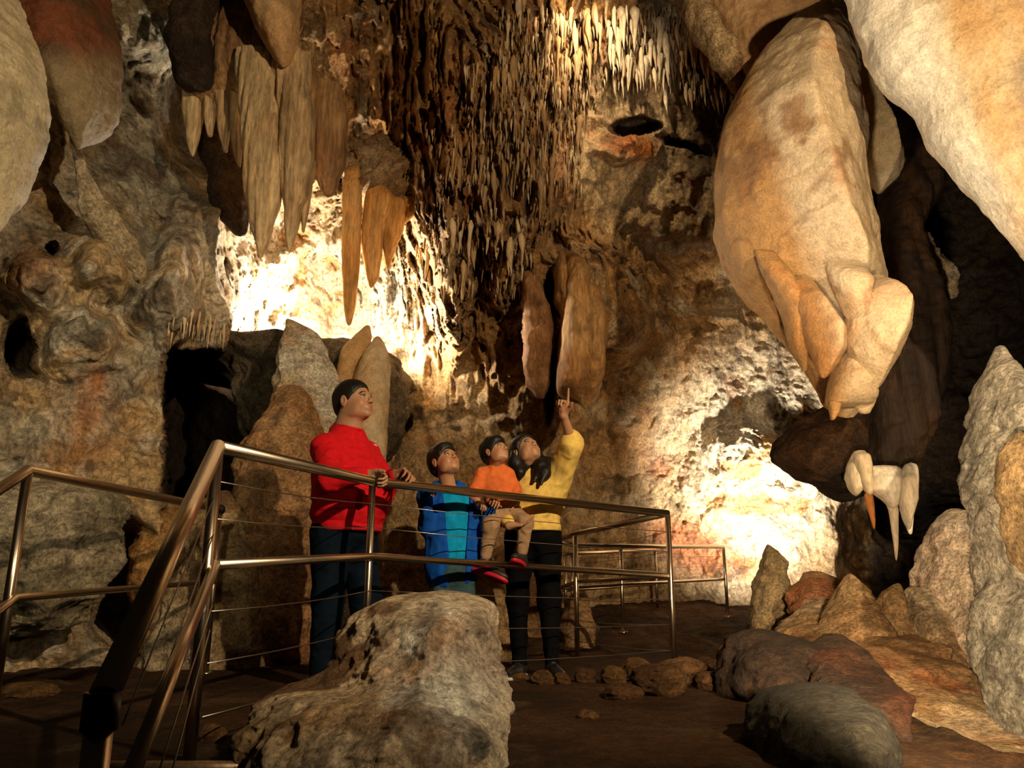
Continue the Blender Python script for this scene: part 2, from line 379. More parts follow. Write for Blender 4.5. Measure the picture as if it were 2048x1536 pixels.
fold([(560, 1574, 1640, 5.18, .1), (620, 1596, 1664, 5.08, .22), (670, 1616, 1692, 5.03, .26), (705, 1628, 1690, 5.00, .2), (735, 1636, 1670, 4.98, .1), (758, 1644, 1652, 4.98, .02)], 12, capb=.02, crest=[(560, .4, .7), (760, .5, .7)])
fold([(690, 1668, 1745, 5.18, .12), (730, 1670, 1728, 5.08, .22), (765, 1662, 1736, 5.06, .24), (795, 1656, 1750, 5.06, .18), (815, 1656, 1742, 5.06, .1)], 13, capb=.04)
fold([(800, 1654, 1684, 5.03, .06), (820, 1658, 1678, 5.03, .05), (838, 1662, 1668, 5.03, .02)], 16, capb=.02)
fold([(790, 1690, 1754, 5.08, .08), (812, 1705, 1748, 5.08, .06), (828, 1722, 1738, 5.08, .02)], 17, capb=.02)
fold([(500, 1500, 1556, 5.28, .06), (560, 1532, 1586, 5.23, .14), (620, 1562, 1614, 5.23, .18), (690, 1580, 1612, 5.24, .12), (742, 1606, 1614, 5.26, .02)], 14, capb=.02)
fold([(520, 1640, 1730, 4.98, .05), (570, 1668, 1740, 4.88, .16), (615, 1690, 1732, 4.88, .16), (655, 1704, 1716, 4.90, .03)], 15, capb=.02)

rock('drape', 'narrow honey coloured drape hanging just right of the huge hanging rock', 'rock',
    [(-60, 1640, 1760, 6.0, .3), (0, 1670, 1742, 6.0, .25), (60, 1694, 1744, 6.0, .22), (120, 1704, 1742, 6.0, .2), (175, 1706, 1738, 6.0, .18), (210, 1712, 1752, 6.0, .22),
     (270, 1720, 1786, 6.0, .28), (325, 1726, 1806, 6.05, .28), (355, 1738, 1796, 6.1, .2), (388, 1752, 1764, 6.15, .08)],
    c1=(.6, .4, .18), c2=CREAM, mat=M_SMOOTH, amp=.04, seed=22, crest=[(0, .6, .8), (388, .5, .8)])
def bright_col(p, px, py):
    k = fbm(p*1.2, 5, 81); s = fbm(p*np.array([2.5, 2.5, .8])+np.array([2., 0, 0]), 4, 82)
    r = sstep(1840, 1960, px-.35*(py-100)+60*k)
    cc = mixc(mixc(np.array(WHITE)*.95, np.array(CREAM), .35), np.array((.58, .4, .19)), r*.8)
    cc = mixc(cc, np.array((.5, .27, .09)), r*sstep(-.05, .25, s)*.8)
    return mixc(cc, np.array(GREY)*.6, r*sstep(.15, .5, fbm(p*np.array([3, 3, 1.])+9, 4, 83))*.6)
rock('flowstone_slab', 'bright cream flowstone sloping down across the top right corner', 'rock',
    [(-120, 1660, 2500, 4.6, .6), (-40, 1694, 2500, 4.6, .65), (0, 1712, 2500, 4.6, .7), (60, 1730, 2500, 4.6, .7), (110, 1750, 2500, 4.55, .7), (160, 1790, 2500, 4.5, .7), (205, 1838, 2500, 4.5, .7),
     (262, 1870, 2480, 4.45, .65), (300, 1905, 2460, 4.4, .6), (350, 1952, 2440, 4.4, .55), (400, 2005, 2420, 4.35, .5), (450, 2044, 2400, 4.3, .45), (520, 2090, 2380, 4.3, .4), (620, 2150, 2350, 4.3, .3)],
    mat=M_SMOOTH, amp=.12, freq=1.1, seed=31, colfn=bright_col, back=.6, capt=.05, capb=.08, crest=[(-120, .2, .35), (620, .3, .35)])
rock('roof_bulge', 'smooth orange brown ceiling bulge above the huge hanging rock', 'rock',
    [(-90, 1330, 1780, 6.7, .5), (0, 1384, 1760, 6.7, .55), (50, 1415, 1740, 6.7, .5), (100, 1448, 1730, 6.7, .45), (150, 1472, 1700, 6.7, .36), (200, 1486, 1680, 6.7, .25), (250, 1500, 1640, 6.7, .1)],
    c1=(.46, .25, .1), c2=(.5, .3, .14), mat=M_SMOOTH, amp=.07, seed=41, capb=.1, crag=.015)
rock('rock_rib', 'narrow rough rib running along the left edge of the smooth ceiling bulge', 'rock',
    [(-60, 1320, 1378, 6.2, .2), (0, 1352, 1402, 6.2, .2), (60, 1385, 1440, 6.2, .2), (120, 1425, 1478, 6.2, .18), (175, 1462, 1496, 6.2, .12), (195, 1478, 1492, 6.2, .06)],
    c1=TAN, c2=BROWN, amp=.05, freq=4, seed=42, fine=.02)

# --- dark hanging mass to the right of and below the hanging rock
def shade_col(p, px, py):
    return mixc(np.array(DARK)*.4, np.array(BROWN)*.35, sstep(-.1, .5, fbm(p*np.array([3, 3, .8]), 4, 85)))  # near-black tones paint the shade on the curtain
rock('shaded_curtain', 'rock curtain with its shade painted dark brown, right of the huge hanging rock', 'rock',
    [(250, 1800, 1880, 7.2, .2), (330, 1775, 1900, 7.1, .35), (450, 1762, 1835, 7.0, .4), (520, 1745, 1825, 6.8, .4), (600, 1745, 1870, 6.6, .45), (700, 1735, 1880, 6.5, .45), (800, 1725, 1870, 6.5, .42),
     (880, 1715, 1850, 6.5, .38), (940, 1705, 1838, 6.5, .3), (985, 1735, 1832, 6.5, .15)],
    mat=M_FLUTE, amp=.08, seed=51, flute=(.05, 16), colfn=shade_col)
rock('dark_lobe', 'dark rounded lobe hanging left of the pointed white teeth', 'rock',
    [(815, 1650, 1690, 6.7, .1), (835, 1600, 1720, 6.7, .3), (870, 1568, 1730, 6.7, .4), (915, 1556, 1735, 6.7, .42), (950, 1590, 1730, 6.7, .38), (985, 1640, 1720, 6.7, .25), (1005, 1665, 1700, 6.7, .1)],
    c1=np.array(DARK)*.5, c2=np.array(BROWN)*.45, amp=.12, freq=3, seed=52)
rock('lit_ledge', 'small lit rock patch, its light painted in white, high in the dark right recess', 'rock',
    [(455, 1824, 1836, 7.6, .1), (490, 1816, 1862, 7.6, .2), (530, 1822, 1892, 7.6, .2), (560, 1850, 1906, 7.6, .18), (600, 1890, 1918, 7.6, .08)], c1=WHITE, c2=CREAM, amp=.06, freq=5, seed=53, fine=.03)  # lit patch of rock; the light is put into its pale colour
TG = 'pale pointed teeth below the dark curtain'
teeth = [
    ('broad leftmost pale tooth with a stepped edge', [(900, 1708, 1730, 5.88, .05), (930, 1696, 1735, 5.83, .12), (955, 1692, 1732, 5.83, .13), (975, 1698, 1726, 5.83, .1), (992, 1708, 1716, 5.83, .03)]),
    ('rounded pale tooth with square top beside the leftmost tooth', [(905, 1709, 1738, 5.73, .06), (935, 1712, 1740, 5.73, .1), (965, 1722, 1742, 5.73, .08), (990, 1735, 1745, 5.73, .03)]),
    ('wide pale scalloped tooth in the middle of the row', [(930, 1738, 1800, 5.78, .05), (960, 1738, 1798, 5.76, .14), (982, 1742, 1796, 5.76, .12), (1000, 1766, 1795, 5.76, .08), (1018, 1782, 1794, 5.76, .03)]),
    ('long pale rightmost tooth under the dark curtain', [(925, 1810, 1833, 5.78, .05), (960, 1800, 1832, 5.73, .1), (1000, 1800, 1831, 5.73, .1), (1035, 1806, 1822, 5.73, .06), (1060, 1815, 1821, 5.73, .02)]),
    ('thin orange spike hanging left of the long white needle', [(985, 1728, 1744, 5.98, .03), (1010, 1732, 1748, 5.98, .03), (1040, 1742, 1750, 5.98, .02), (1057, 1747, 1750, 5.98, .01)]),
    ('long thin white needle hanging lowest of all', [(985, 1762, 1786, 5.88, .03), (1020, 1778, 1796, 5.88, .04), (1050, 1782, 1796, 5.88, .03), (1090, 1788, 1796, 5.88, .02), (1122, 1791, 1794, 5.88, .01)]),
    ('small v shaped pale spike right of the white needle', [(1015, 1796, 1828, 5.88, .03), (1040, 1808, 1826, 5.88, .03), (1070, 1818, 1824, 5.88, .01)])]
for k, (lb, rw) in enumerate(teeth):
    rock('stalactite', lb, 'stalactite', rw, TG, c1=CREAM if k != 4 else ORANGE, c2=WHITE if k != 4 else OCHRE, mat=M_STAL, amp=.012, freq=5, seed=60+k, fine=.004, m=40, n=40)

# --- right edge
rock('tall_rock', 'tall grey weathered rock column standing at the right edge', 'rock column',
    [(700, 1990, 2012, 4.3, .1), (770, 1972, 2022, 4.2, .2), (830, 1962, 2034, 4.15, .28), (900, 1960, 2046, 4.1, .3), (960, 1962, 2075, 4.05, .34), (1060, 1970, 2110, 4.0, .36), (1150, 1984, 2130, 4.0, .38), (1250, 1992, 2140, 3.95, .38),
     (1330, 1986, 2140, 3.9, .38), (1400, 1992, 2150, 3.9, .36), (1470, 2008, 2150, 3.9, .34), (1600, 2010, 2200, 3.9, .34)],
    c1=GREY, c2=(.5, .44, .33), amp=.09, freq=2.6, seed=70, flute=(.07, 12), fine=.025, crag=.04, capb=.02)
rock('rock_spur', 'short yellowish spur leaning on the grey column at the right edge', 'rock',
    [(860, 2030, 2055, 3.7, .06), (900, 2012, 2090, 3.7, .15), (980, 2010, 2110, 3.7, .2), (1080, 2030, 2120, 3.7, .2), (1160, 2050, 2140, 3.7, .12)], c1=TAN, c2=CREAM, amp=.05, seed=71)
def mound_col(p, px, py):
    cc = mixc(np.array((.78, .6, .42)), np.array((.85, .76, .6)), sstep(-.2, .3, fbm(p*2, 4, 87)))
    return mixc(cc, np.array(RUST)*1.5, sstep(.05, .35, fbm(p*2.2+5, 4, 88))*(1-sstep(1830, 1900, px))*.2)
rock('stalagmite_mound', 'tall pinkish cream stalagmite mound in front of the grey column', 'stalagmite',
    [(1015, 1893, 1912, 5.9, .12), (1045, 1874, 1946, 5.9, .25), (1090, 1858, 1972, 5.85, .38), (1150, 1850, 1990, 5.8, .45), (1220, 1846, 1997, 5.75, .5), (1300, 1832, 2000, 5.6, .5), (1390, 1810, 2005, 5.4, .5), (1460, 1800, 2010, 5.2, .45), (1560, 1790, 2010, 5.1, .4)],
    amp=.12, freq=2.4, seed=72, colfn=mound_col, capt=.06, capb=.02, fine=.02)
def slope_col(p, px, py):
    cc = mixc(np.array((.5, .27, .11)), np.array(TAN), sstep(-.3, .3, fbm(p*1.6, 5, 89)))
    cc = mixc(cc, np.array(RUST)*1.3, sstep(.1, .45, fbm(p*1.9+9, 4, 90))*.75)
    cc = mixc(cc, np.array(CREAM), sstep(.1, .45, fbm(p*2.6+2, 4, 93))*.55)
    return mixc(cc, np.array(DARK), sstep(.15, .5, fbm(p*3.2+4, 4, 94))*sstep(1290, 1440, py)*.85)
rock('rock_slope', 'orange brown flowstone slope running down below the teeth to the right', 'rock',
    [(1150, 1598, 1650, 6.8, .1), (1190, 1590, 1720, 6.6, .3), (1230, 1588, 1800, 6.2, .45), (1280, 1575, 1840, 5.7, .55), (1330, 1560, 1880, 5.2, .6), (1400, 1545, 1950, 4.5, .65), (1470, 1540, 2010, 3.9, .7), (1540, 1530, 2060, 3.6, .7), (1660, 1520, 2120, 3.5, .65)],
    amp=.16, freq=2, seed=73, colfn=slope_col, capt=.12, capb=.02, fine=.03, worl=.05)
for k, (lb, rw) in enumerate([
    ('jagged orange slab standing on the slope, left of the needle shadow', [(1150, 1696, 1708, 5.8, .04), (1180, 1680, 1724, 5.8, .12), (1215, 1664, 1750, 5.75, .2), (1260, 1640, 1780, 5.6, .25), (1320, 1620, 1800, 5.4, .2)]),
    ('upright pointed orange slab under the long white needle', [(1166, 1790, 1802, 5.7, .04), (1185, 1760, 1802, 5.7, .1), (1225, 1748, 1808, 5.7, .16), (1290, 1740, 1830, 5.6, .2), (1340, 1730, 1850, 5.4, .2)]),
    ('broken cream topped slab left of the pinkish stalagmite mound', [(1172, 1812, 1850, 5.7, .05), (1200, 1808, 1870, 5.7, .15), (1250, 1812, 1890, 5.6, .25), (1320, 1830, 1910, 5.4, .3), (1380, 1840, 1920, 5.2, .25)])]):
    rock('rock_slab', lb, 'rock', rw, c1=(.52, .3, .13), c2=TAN if k < 2 else CREAM, amp=.06, freq=3, seed=74+k, fine=.02)
rock('stalagmite', 'pointed tan stalagmite with a bright glow behind it, right of the far railing', 'stalagmite',
    [(1088, 1531, 1540, 7.2, .05), (1106, 1526, 1556, 7.2, .12), (1128, 1521, 1570, 7.2, .2), (1142, 1519, 1566, 7.2, .2), (1170, 1510, 1572, 7.2, .24), (1205, 1500, 1580, 7.2, .28), (1240, 1497, 1584, 7.15, .28), (1290, 1505, 1590, 7.1, .26)],
    c1=(.5, .36, .18), c2=TAN, amp=.04, freq=3.5, seed=80, capb=.03)
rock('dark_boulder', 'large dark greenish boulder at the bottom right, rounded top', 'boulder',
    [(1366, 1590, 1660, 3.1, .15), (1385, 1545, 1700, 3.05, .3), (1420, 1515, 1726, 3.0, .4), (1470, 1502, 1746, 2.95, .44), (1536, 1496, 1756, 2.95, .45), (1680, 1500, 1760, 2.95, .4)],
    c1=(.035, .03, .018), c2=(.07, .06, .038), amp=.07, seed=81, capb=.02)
rock('low_dark_rock', 'flat topped dark brown rock behind the greenish boulder', 'boulder',
    [(1262, 1490, 1545, 4.4, .1), (1276, 1455, 1630, 4.4, .35), (1310, 1446, 1640, 4.35, .45), (1360, 1450, 1620, 4.3, .45), (1460, 1470, 1600, 4.3, .35)],
    c1=np.array(DARK)*.5, c2=np.array(DARK), amp=.1, freq=3, seed=82)
rock('rust_rock', 'rust streaked dark rock between the greenish boulder and the slope', 'boulder',
    [(1270, 1640, 1690, 4.2, .12), (1300, 1625, 1730, 4.1, .22), (1360, 1640, 1770, 3.8, .25), (1420, 1660, 1790, 3.5, .28), (1480, 1690, 1800, 3.3, .25), (1620, 1700, 1820, 3.2, .25)],
    c1=np.array(RUST)*.4, c2=DARK, amp=.14, freq=3, seed=83, fine=.03)

# --- small rocks along the platform edge
small = [((1040, 1352), 22, 12, 4.9), ((1085, 1374), 32, 16, 4.75), ((1125, 1380), 22, 15, 4.75), ((1172, 1370), 26, 17, 4.8), ((1226, 1372), 30, 20, 4.75), ((1272, 1340), 34, 22, 4.95),
         ((1296, 1368), 32, 22, 4.75), ((1364, 1358), 44, 26, 4.8), ((1325, 1408), 60, 30, 4.3), ((1410, 1345), 30, 20, 5.2), ((1248, 1414), 40, 18, 4.2), ((1450, 1300), 20, 18, 6.0),
         ((1488, 1247), 26, 10, 6.6), ((1425, 1395), 30, 20, 4.5), ((1175, 1475), 24, 14, 3.6), ((420, 1502), 30, 20, 3.1), ((60, 1340), 62, 16, 4.2), ((1455, 1262), 15, 16, 6.5), ((1520, 1240), 18, 10, 6.5)]
where = ['just right of the big pale boulder top', 'in front of the near shoe of the woman in yellow', 'by the shoe of the woman in yellow nearest the corner post', 'midway from the shoes of the woman to the corner post', 'left of the rounded double stones',
         'topmost of the pair left of the corner post foot', 'lower one of the pair left of the corner post foot', 'biggest of the edge stones, at the corner post foot', 'broad and flat below the edge stones',
         'dark and right of the corner post foot', 'dark and sunken under the edge stones', 'upright and left of the flat dark rock', 'pale and flat beneath the pointed stalagmite', 'dark, above the greenish boulder',
         'with a white fleck on the bare ground at bottom centre', 'beside the pale boulder foot at bottom left', 'long and low beside the left wall', 'squat at the far railing end', 'dark, at the pointed stalagmite foot']
for k, ((x, y), rx, ry, Y) in enumerate(small):
    rw = [(y-ry, x-rx*.45, x+rx*.3, Y, .03), (y-ry*.55, x-rx*.85, x+rx*.8, Y, rx/F*Y*.7), (y, x-rx, x+rx, Y, rx/F*Y*.9), (y+ry*.7, x-rx*.9, x+rx*.95, Y, rx/F*Y*.8), (y+ry*1.3, x-rx*.6, x+rx*.7, Y, rx/F*Y*.5)]
    o = rock('loose_stone', 'brown loose stone, ' + where[k], 'stone', rw, 'loose stones on the ground', c1=np.array(OCHRE)*.34, c2=np.array(BROWN)*.6, amp=.05, freq=7, seed=200+k, fine=.012, capt=.25, n=40, m=48)
    # settle it on the ground
    co = np.array([v.co[:] for v in o.data.vertices]); gz0 = gz(co[:, 0].mean(), co[:, 1].mean())
    o.location.z = max(-.6, min(.5, gz0 - co[:, 2].min() - .03))

# --- foreground boulder
def boulder_col(p, px, py):
    k = fbm(p*2, 5, 95); cc = mixc(np.array(TAN)*.9, np.array(CREAM), sstep(-.3, .25, k))
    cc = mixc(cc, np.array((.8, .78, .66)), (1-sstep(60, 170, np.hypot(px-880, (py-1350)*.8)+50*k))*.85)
    cc = mixc(cc, np.array(WHITE)*.95, sstep(930, 1000, px+20*k)*.5)  # whiter right side: light falling there put into the colour
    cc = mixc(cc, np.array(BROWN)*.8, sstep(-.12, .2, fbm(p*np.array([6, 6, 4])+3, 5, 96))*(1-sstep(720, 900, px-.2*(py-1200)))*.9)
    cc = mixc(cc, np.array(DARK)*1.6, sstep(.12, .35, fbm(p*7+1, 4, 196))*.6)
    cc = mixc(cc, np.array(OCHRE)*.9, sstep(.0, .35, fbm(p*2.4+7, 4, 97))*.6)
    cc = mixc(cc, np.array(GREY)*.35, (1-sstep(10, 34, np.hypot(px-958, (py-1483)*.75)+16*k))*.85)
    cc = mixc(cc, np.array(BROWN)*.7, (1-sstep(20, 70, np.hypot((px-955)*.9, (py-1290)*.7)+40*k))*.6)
    return cc
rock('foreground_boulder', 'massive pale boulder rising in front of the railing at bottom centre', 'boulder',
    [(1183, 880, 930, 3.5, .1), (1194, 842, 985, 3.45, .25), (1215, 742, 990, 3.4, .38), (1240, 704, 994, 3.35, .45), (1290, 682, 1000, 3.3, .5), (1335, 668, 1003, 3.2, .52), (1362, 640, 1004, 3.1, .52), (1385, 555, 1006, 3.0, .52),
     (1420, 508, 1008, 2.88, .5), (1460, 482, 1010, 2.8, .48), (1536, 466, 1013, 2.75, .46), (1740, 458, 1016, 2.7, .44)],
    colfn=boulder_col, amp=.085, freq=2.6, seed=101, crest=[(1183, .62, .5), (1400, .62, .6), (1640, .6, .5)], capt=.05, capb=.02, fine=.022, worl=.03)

rock('niche_brow', 'rough crusted brown overhang above the amber stalactites and the glowing niche', 'rock',
    [(280, 690, 800, 7.95, .2), (310, 680, 826, 7.9, .3), (340, 676, 842, 7.85, .34), (365, 682, 850, 7.8, .34), (385, 690, 842, 7.75, .26), (402, 712, 820, 7.75, .15), (410, 735, 800, 7.75, .08)],
    c1=(.34, .2, .09), c2=(.6, .45, .26), amp=.08, freq=4, seed=108, crag=.2, fine=.05)
rock('niche_ledge', 'grey brown rough ledge under the glowing niche, left of the tall pale slab, extended to block the lamp', 'rock',
    [(718, 290, 790, 8.8, 1.3), (732, 290, 810, 8.8, 1.5), (748, 420, 815, 8.7, 1.5), (770, 480, 815, 8.4, 1.2), (820, 486, 810, 8.2, .95), (880, 500, 800, 8.2, .8), (940, 540, 760, 8.2, .5)],
    c1=(.09, .065, .035), c2=(.22, .165, .095), amp=.08, freq=2.5, seed=109, crag=.09)  # real ledge, with hidden width and depth added to block niche light
# --- rocks behind the family
def slab_col(p, px, py):
    cc = mixc(np.array(WHITE)*.95, np.array(CREAM), sstep(-.2, .4, fbm(p*2, 4, 98)))
    return mixc(cc, np.array(OCHRE), sstep(0, .3, fbm(p*2.5+2, 4, 99))*.5 + .4*sstep(1000, 1200, py))
rock('leaning_slab', 'tall pale slab of rock with a jagged top behind the man in red', 'rock',
    [(636, 568, 582, 6.9, .05), (652, 562, 622, 6.9, .12), (672, 560, 645, 6.85, .18), (700, 557, 655, 6.8, .22), (740, 553, 670, 6.75, .26), (790, 549, 688, 6.7, .3), (860, 545, 708, 6.6, .34), (960, 520, 715, 6.5, .38), (1060, 510, 715, 6.4, .4), (1160, 505, 720, 6.3, .4), (1260, 500, 725, 6.25, .4), (1370, 490, 740, 6.2, .4)],
    colfn=slab_col, amp=.05, freq=2.2, seed=110, crest=[(636, .15, .8), (1370, .3, .5)], capb=.02)
rock('leaning_slab', 'thin amber blade of rock leaning right beside the tall pale slab', 'rock',
    [(650, 730, 742, 7.3, .04), (672, 712, 742, 7.25, .08), (700, 685, 738, 7.2, .12), (740, 676, 715, 7.2, .14), (790, 672, 705, 7.1, .14), (860, 670, 700, 7.1, .12)],
    c1=(.6, .33, .12), c2=TAN, mat=M_SMOOTH, amp=.03, seed=111)
rock('leaning_slab', 'rounded amber slab with a glowing rim above the head of the man', 'rock',
    [(670, 748, 762, 7.2, .05), (690, 736, 776, 7.15, .1), (720, 722, 780, 7.1, .15), (770, 706, 780, 7.1, .2), (840, 700, 776, 7.0, .22), (960, 700, 770, 6.9, .25), (1100, 700, 780, 6.8, .25), (1330, 690, 800, 6.7, .25)],
    c1=(.55, .33, .14), c2=CREAM, mat=M_SMOOTH, amp=.04, seed=112, capb=.02)
rock('stalagmite_mass', 'broad rock mass behind the railing left of the man in red, painted in the rust tone of his shadow', 'rock',
    [(772, 560, 610, 6.3, .12), (800, 538, 625, 6.3, .2), (850, 515, 640, 6.25, .25), (900, 480, 650, 6.2, .3), (1000, 468, 660, 6.15, .35), (1100, 490, 640, 6.1, .3), (1200, 505, 650, 6.05, .3), (1350, 490, 660, 6.0, .3)],
    c1=(.42, .2, .075), c2=(.5, .3, .14), amp=.06, seed=113, capb=.02)  # outline and rust tone carry the cast shadow of the man
rock('stalagmite_mass', 'low ochre rock shoulder filling the gap between the man and the boy', 'rock',
    [(880, 800, 850, 6.6, .1), (910, 785, 870, 6.6, .2), (960, 780, 900, 6.55, .25), (1060, 770, 960, 6.5, .3), (1160, 760, 1000, 6.4, .3), (1340, 750, 1060, 6.3, .3)],
    c1=(.45, .28, .13), c2=TAN, amp=.07, seed=114, capb=.02)
rock('stalagmite_mass', 'brown rounded rock stump behind the legs of the woman in yellow', 'rock',
    [(1180, 1150, 1170, 6.9, .06), (1205, 1135, 1182, 6.9, .15), (1250, 1128, 1190, 6.85, .18), (1330, 1122, 1190, 6.8, .18)],
    c1=(.3, .16, .065), c2=(.4, .24, .11), amp=.04, seed=115, capb=.02)
rock('stalagmite_mass', 'wide dull rock hump behind the woman, low above the floor', 'rock',
    [(1090, 990, 1060, 7.3, .15), (1130, 960, 1110, 7.3, .25), (1200, 940, 1120, 7.25, .3), (1320, 930, 1130, 7.2, .3)],
    c1=(.3, .17, .07), c2=BROWN, amp=.08, seed=116, capb=.02)
def pale_col(p, px, py):
    cc = mixc(np.array(TAN)*.8, np.array(CREAM)*.95, sstep(-.3, .3, fbm(p*2.3, 5, 117)))
    return mixc(cc, np.array(BROWN)*.8, sstep(.08, .4, fbm(p*3.4+2, 4, 118))*.7)
rock('pale_boulder', 'pale pitted rock block standing behind the railing corner post', 'boulder',
    [(985, 432, 470, 6.0, .1), (1005, 408, 492, 6.0, .2), (1050, 392, 510, 5.95, .28), (1100, 378, 524, 5.9, .32), (1150, 360, 538, 5.9, .34), (1190, 330, 540, 5.9, .34), (1240, 318, 532, 5.85, .34), (1290, 300, 548, 5.8, .36), (1350, 270, 570, 5.75, .36)],
    colfn=pale_col, amp=.08, freq=3, seed=119, capb=.02, fine=.02)
rock('pale_boulder', 'tan boulder seen through the stair railing wires', 'boulder',
    [(1008, 300, 360, 6.1, .1), (1030, 286, 390, 6.1, .22), (1080, 280, 400, 6.1, .3), (1150, 276, 400, 6.1, .3), (1220, 282, 400, 6.0, .3), (1300, 270, 400, 5.9, .3)],
    c1=OCHRE, c2=TAN, amp=.07, freq=3, seed=120, capb=.02)
rock('rough_boulder', 'rough greenish tan rock block at the foot of the left wall', 'boulder',
    [(960, 20, 200, 5.2, .2), (1000, -40, 250, 5.1, .35), (1060, -80, 240, 5.05, .4), (1120, -100, 225, 5.0, .42), (1180, -100, 200, 5.0, .4), (1240, -100, 150, 4.95, .3), (1270, -80, 80, 4.9, .2)],
    c1=(.3, .24, .14), c2=(.46, .37, .24), amp=.09, freq=3, seed=121, fine=.03, crag=.12)

# --- orange drape beside the crevice
rock('drape', 'orange brown drape above the pointing hand of the woman', 'rock',
    [(500, 1112, 1150, 7.75, .2), (545, 1110, 1172, 7.7, .3), (600, 1112, 1198, 7.6, .36), (660, 1116, 1216, 7.5, .4), (720, 1116, 1220, 7.45, .4), (760, 1112, 1208, 7.45, .34), (785, 1118, 1196, 7.45, .26), (802, 1150, 1188, 7.45, .16), (818, 1164, 1176, 7.45, .05)],
    c1=(.42, .2, .065), c2=(.54, .31, .12), mat=M_FLUTE, amp=.07, seed=130, flute=(.09, 13), fine=.012, crag=.02)
rock('drape', 'dark brown drape with a lit orange edge, left of the crevice', 'rock',
    [(540, 1046, 1080, 8.0, .2), (585, 1044, 1088, 7.9, .3), (640, 1044, 1100, 7.8, .34), (690, 1045, 1112, 7.75, .34), (730, 1048, 1108, 7.75, .3), (770, 1055, 1096, 7.75, .2), (800, 1070, 1090, 7.75, .08)],
    c1=(.26, .12, .045), c2=(.4, .2, .08), mat=M_FLUTE, amp=.07, seed=131, flute=(.05, 14), crag=.04)

# --- fluted drapery group, top left of centre
DG = 'fluted stalactites of the big hanging drapery'
DF = dict(mat=M_FLUTE, seed=140, c1=(.46, .29, .14), c2=(.54, .38, .2), flute=(.03, 48), amp=.03, fine=.006, capb=.05, capt=.02)
rock('hanging_mass', 'broad brown ceiling mass from which the fluted stalactites hang', 'rock',
    [(-90, 420, 640, 6.3, .35), (0, 430, 600, 6.3, .4), (70, 425, 590, 6.25, .42), (130, 408, 600, 6.2, .42), (170, 392, 650, 6.2, .4), (210, 385, 668, 6.2, .35), (240, 400, 660, 6.2, .2)],
    c1=(.26, .13, .055), c2=(.42, .24, .1), amp=.09, seed=141, flute=(.03, 30), mat=M_FLUTE)
rock('hanging_lobe', 'smooth rounded orange brown lobe hanging at the top beside the fluted stalactites', 'rock',
    [(-70, 470, 606, 5.6, .3), (0, 490, 597, 5.6, .3), (50, 506, 593, 5.6, .28), (90, 530, 588, 5.6, .22), (120, 550, 580, 5.6, .14), (136, 560, 572, 5.6, .05)],
    c1=(.52, .31, .14), c2=(.56, .36, .18), mat=M_SMOOTH, amp=.03, seed=142)
rock('dark_pendant', 'nearly black blunt rock pendant at the top, left of the fluted drapery', 'rock',
    [(-80, 340, 450, 5.8, .2), (0, 362, 440, 5.8, .25), (50, 350, 432, 5.8, .26), (110, 345, 428, 5.8, .26), (150, 348, 424, 5.8, .22), (176, 355, 418, 5.8, .14)],
    c1=np.array(DARK)*.6, c2=DARK, amp=.04, seed=143, capb=.08)
drs = [
    ('longest fluted stalactite of the drapery, its tip left of centre', [(105, 470, 552, 5.81, .14), (250, 486, 566, 5.78, .17), (340, 492, 566, 5.76, .17), (400, 495, 558, 5.76, .14), (450, 503, 548, 5.76, .1), (490, 512, 536, 5.76, .06), (516, 519, 524, 5.76, .015)]),
    ('fluted stalactite second longest, just right of the longest', [(105, 540, 618, 5.81, .14), (230, 558, 628, 5.78, .16), (320, 562, 630, 5.78, .16), (370, 566, 622, 5.78, .13), (420, 569, 604, 5.78, .1), (470, 573, 590, 5.78, .05), (508, 577, 581, 5.78, .012)]),
    ('short side tip on the right edge of the second longest fluted stalactite', [(320, 598, 632, 5.84, .08), (390, 599, 622, 5.84, .06), (440, 602, 613, 5.84, .03), (468, 604, 608, 5.84, .01)]),
    ('blunt brown fluted stalactite at the right end of the drapery', [(170, 618, 680, 6.1, .12), (240, 624, 692, 6.1, .15), (320, 628, 688, 6.1, .15), (365, 634, 678, 6.1, .1), (396, 648, 664, 6.1, .04)]),
    ('orange brown short stalactite at the left end of the drapery', [(170, 366, 408, 6.1, .1), (230, 368, 404, 6.1, .1), (280, 374, 396, 6.1, .06), (312, 382, 388, 6.1, .015)]),
    ('slim stalactite second from the left end of the drapery', [(170, 408, 430, 6.05, .06), (240, 410, 428, 6.05, .05), (275, 416, 424, 6.05, .02)]),
    ('slim stalactite third from the left end of the drapery', [(170, 432, 460, 6.0, .07), (250, 436, 460, 6.0, .06), (305, 446, 456, 6.0, .02)]),
    ('slim stalactite fourth from the left end of the drapery', [(170, 456, 482, 6.0, .07), (250, 460, 482, 6.0, .06), (320, 470, 482, 6.0, .02), (335, 478, 481, 6.0, .01)])]
for k, (lb, rw) in enumerate(drs):
    kk = dict(DF); kk['seed'] = 150+k
    if k == 3: kk['c1'], kk['c2'] = (.24, .12, .05), (.34, .19, .08)
    rock('stalactite', lb, 'stalactite', rw, DG, **kk)
rock('dark_pendant', 'ragged pendant in shadow, painted dark brown, behind the longest fluted stalactite', 'rock',
    [(255, 392, 430, 6.6, .15), (300, 398, 480, 6.6, .22), (340, 405, 505, 6.6, .25), (400, 430, 505, 6.6, .2), (440, 442, 498, 6.6, .15), (470, 468, 494, 6.6, .08)],
    c1=DARK, c2=np.array(BROWN)*.6, amp=.07, freq=3.5, seed=160)  # the shadow on this pendant is put into its dark colour
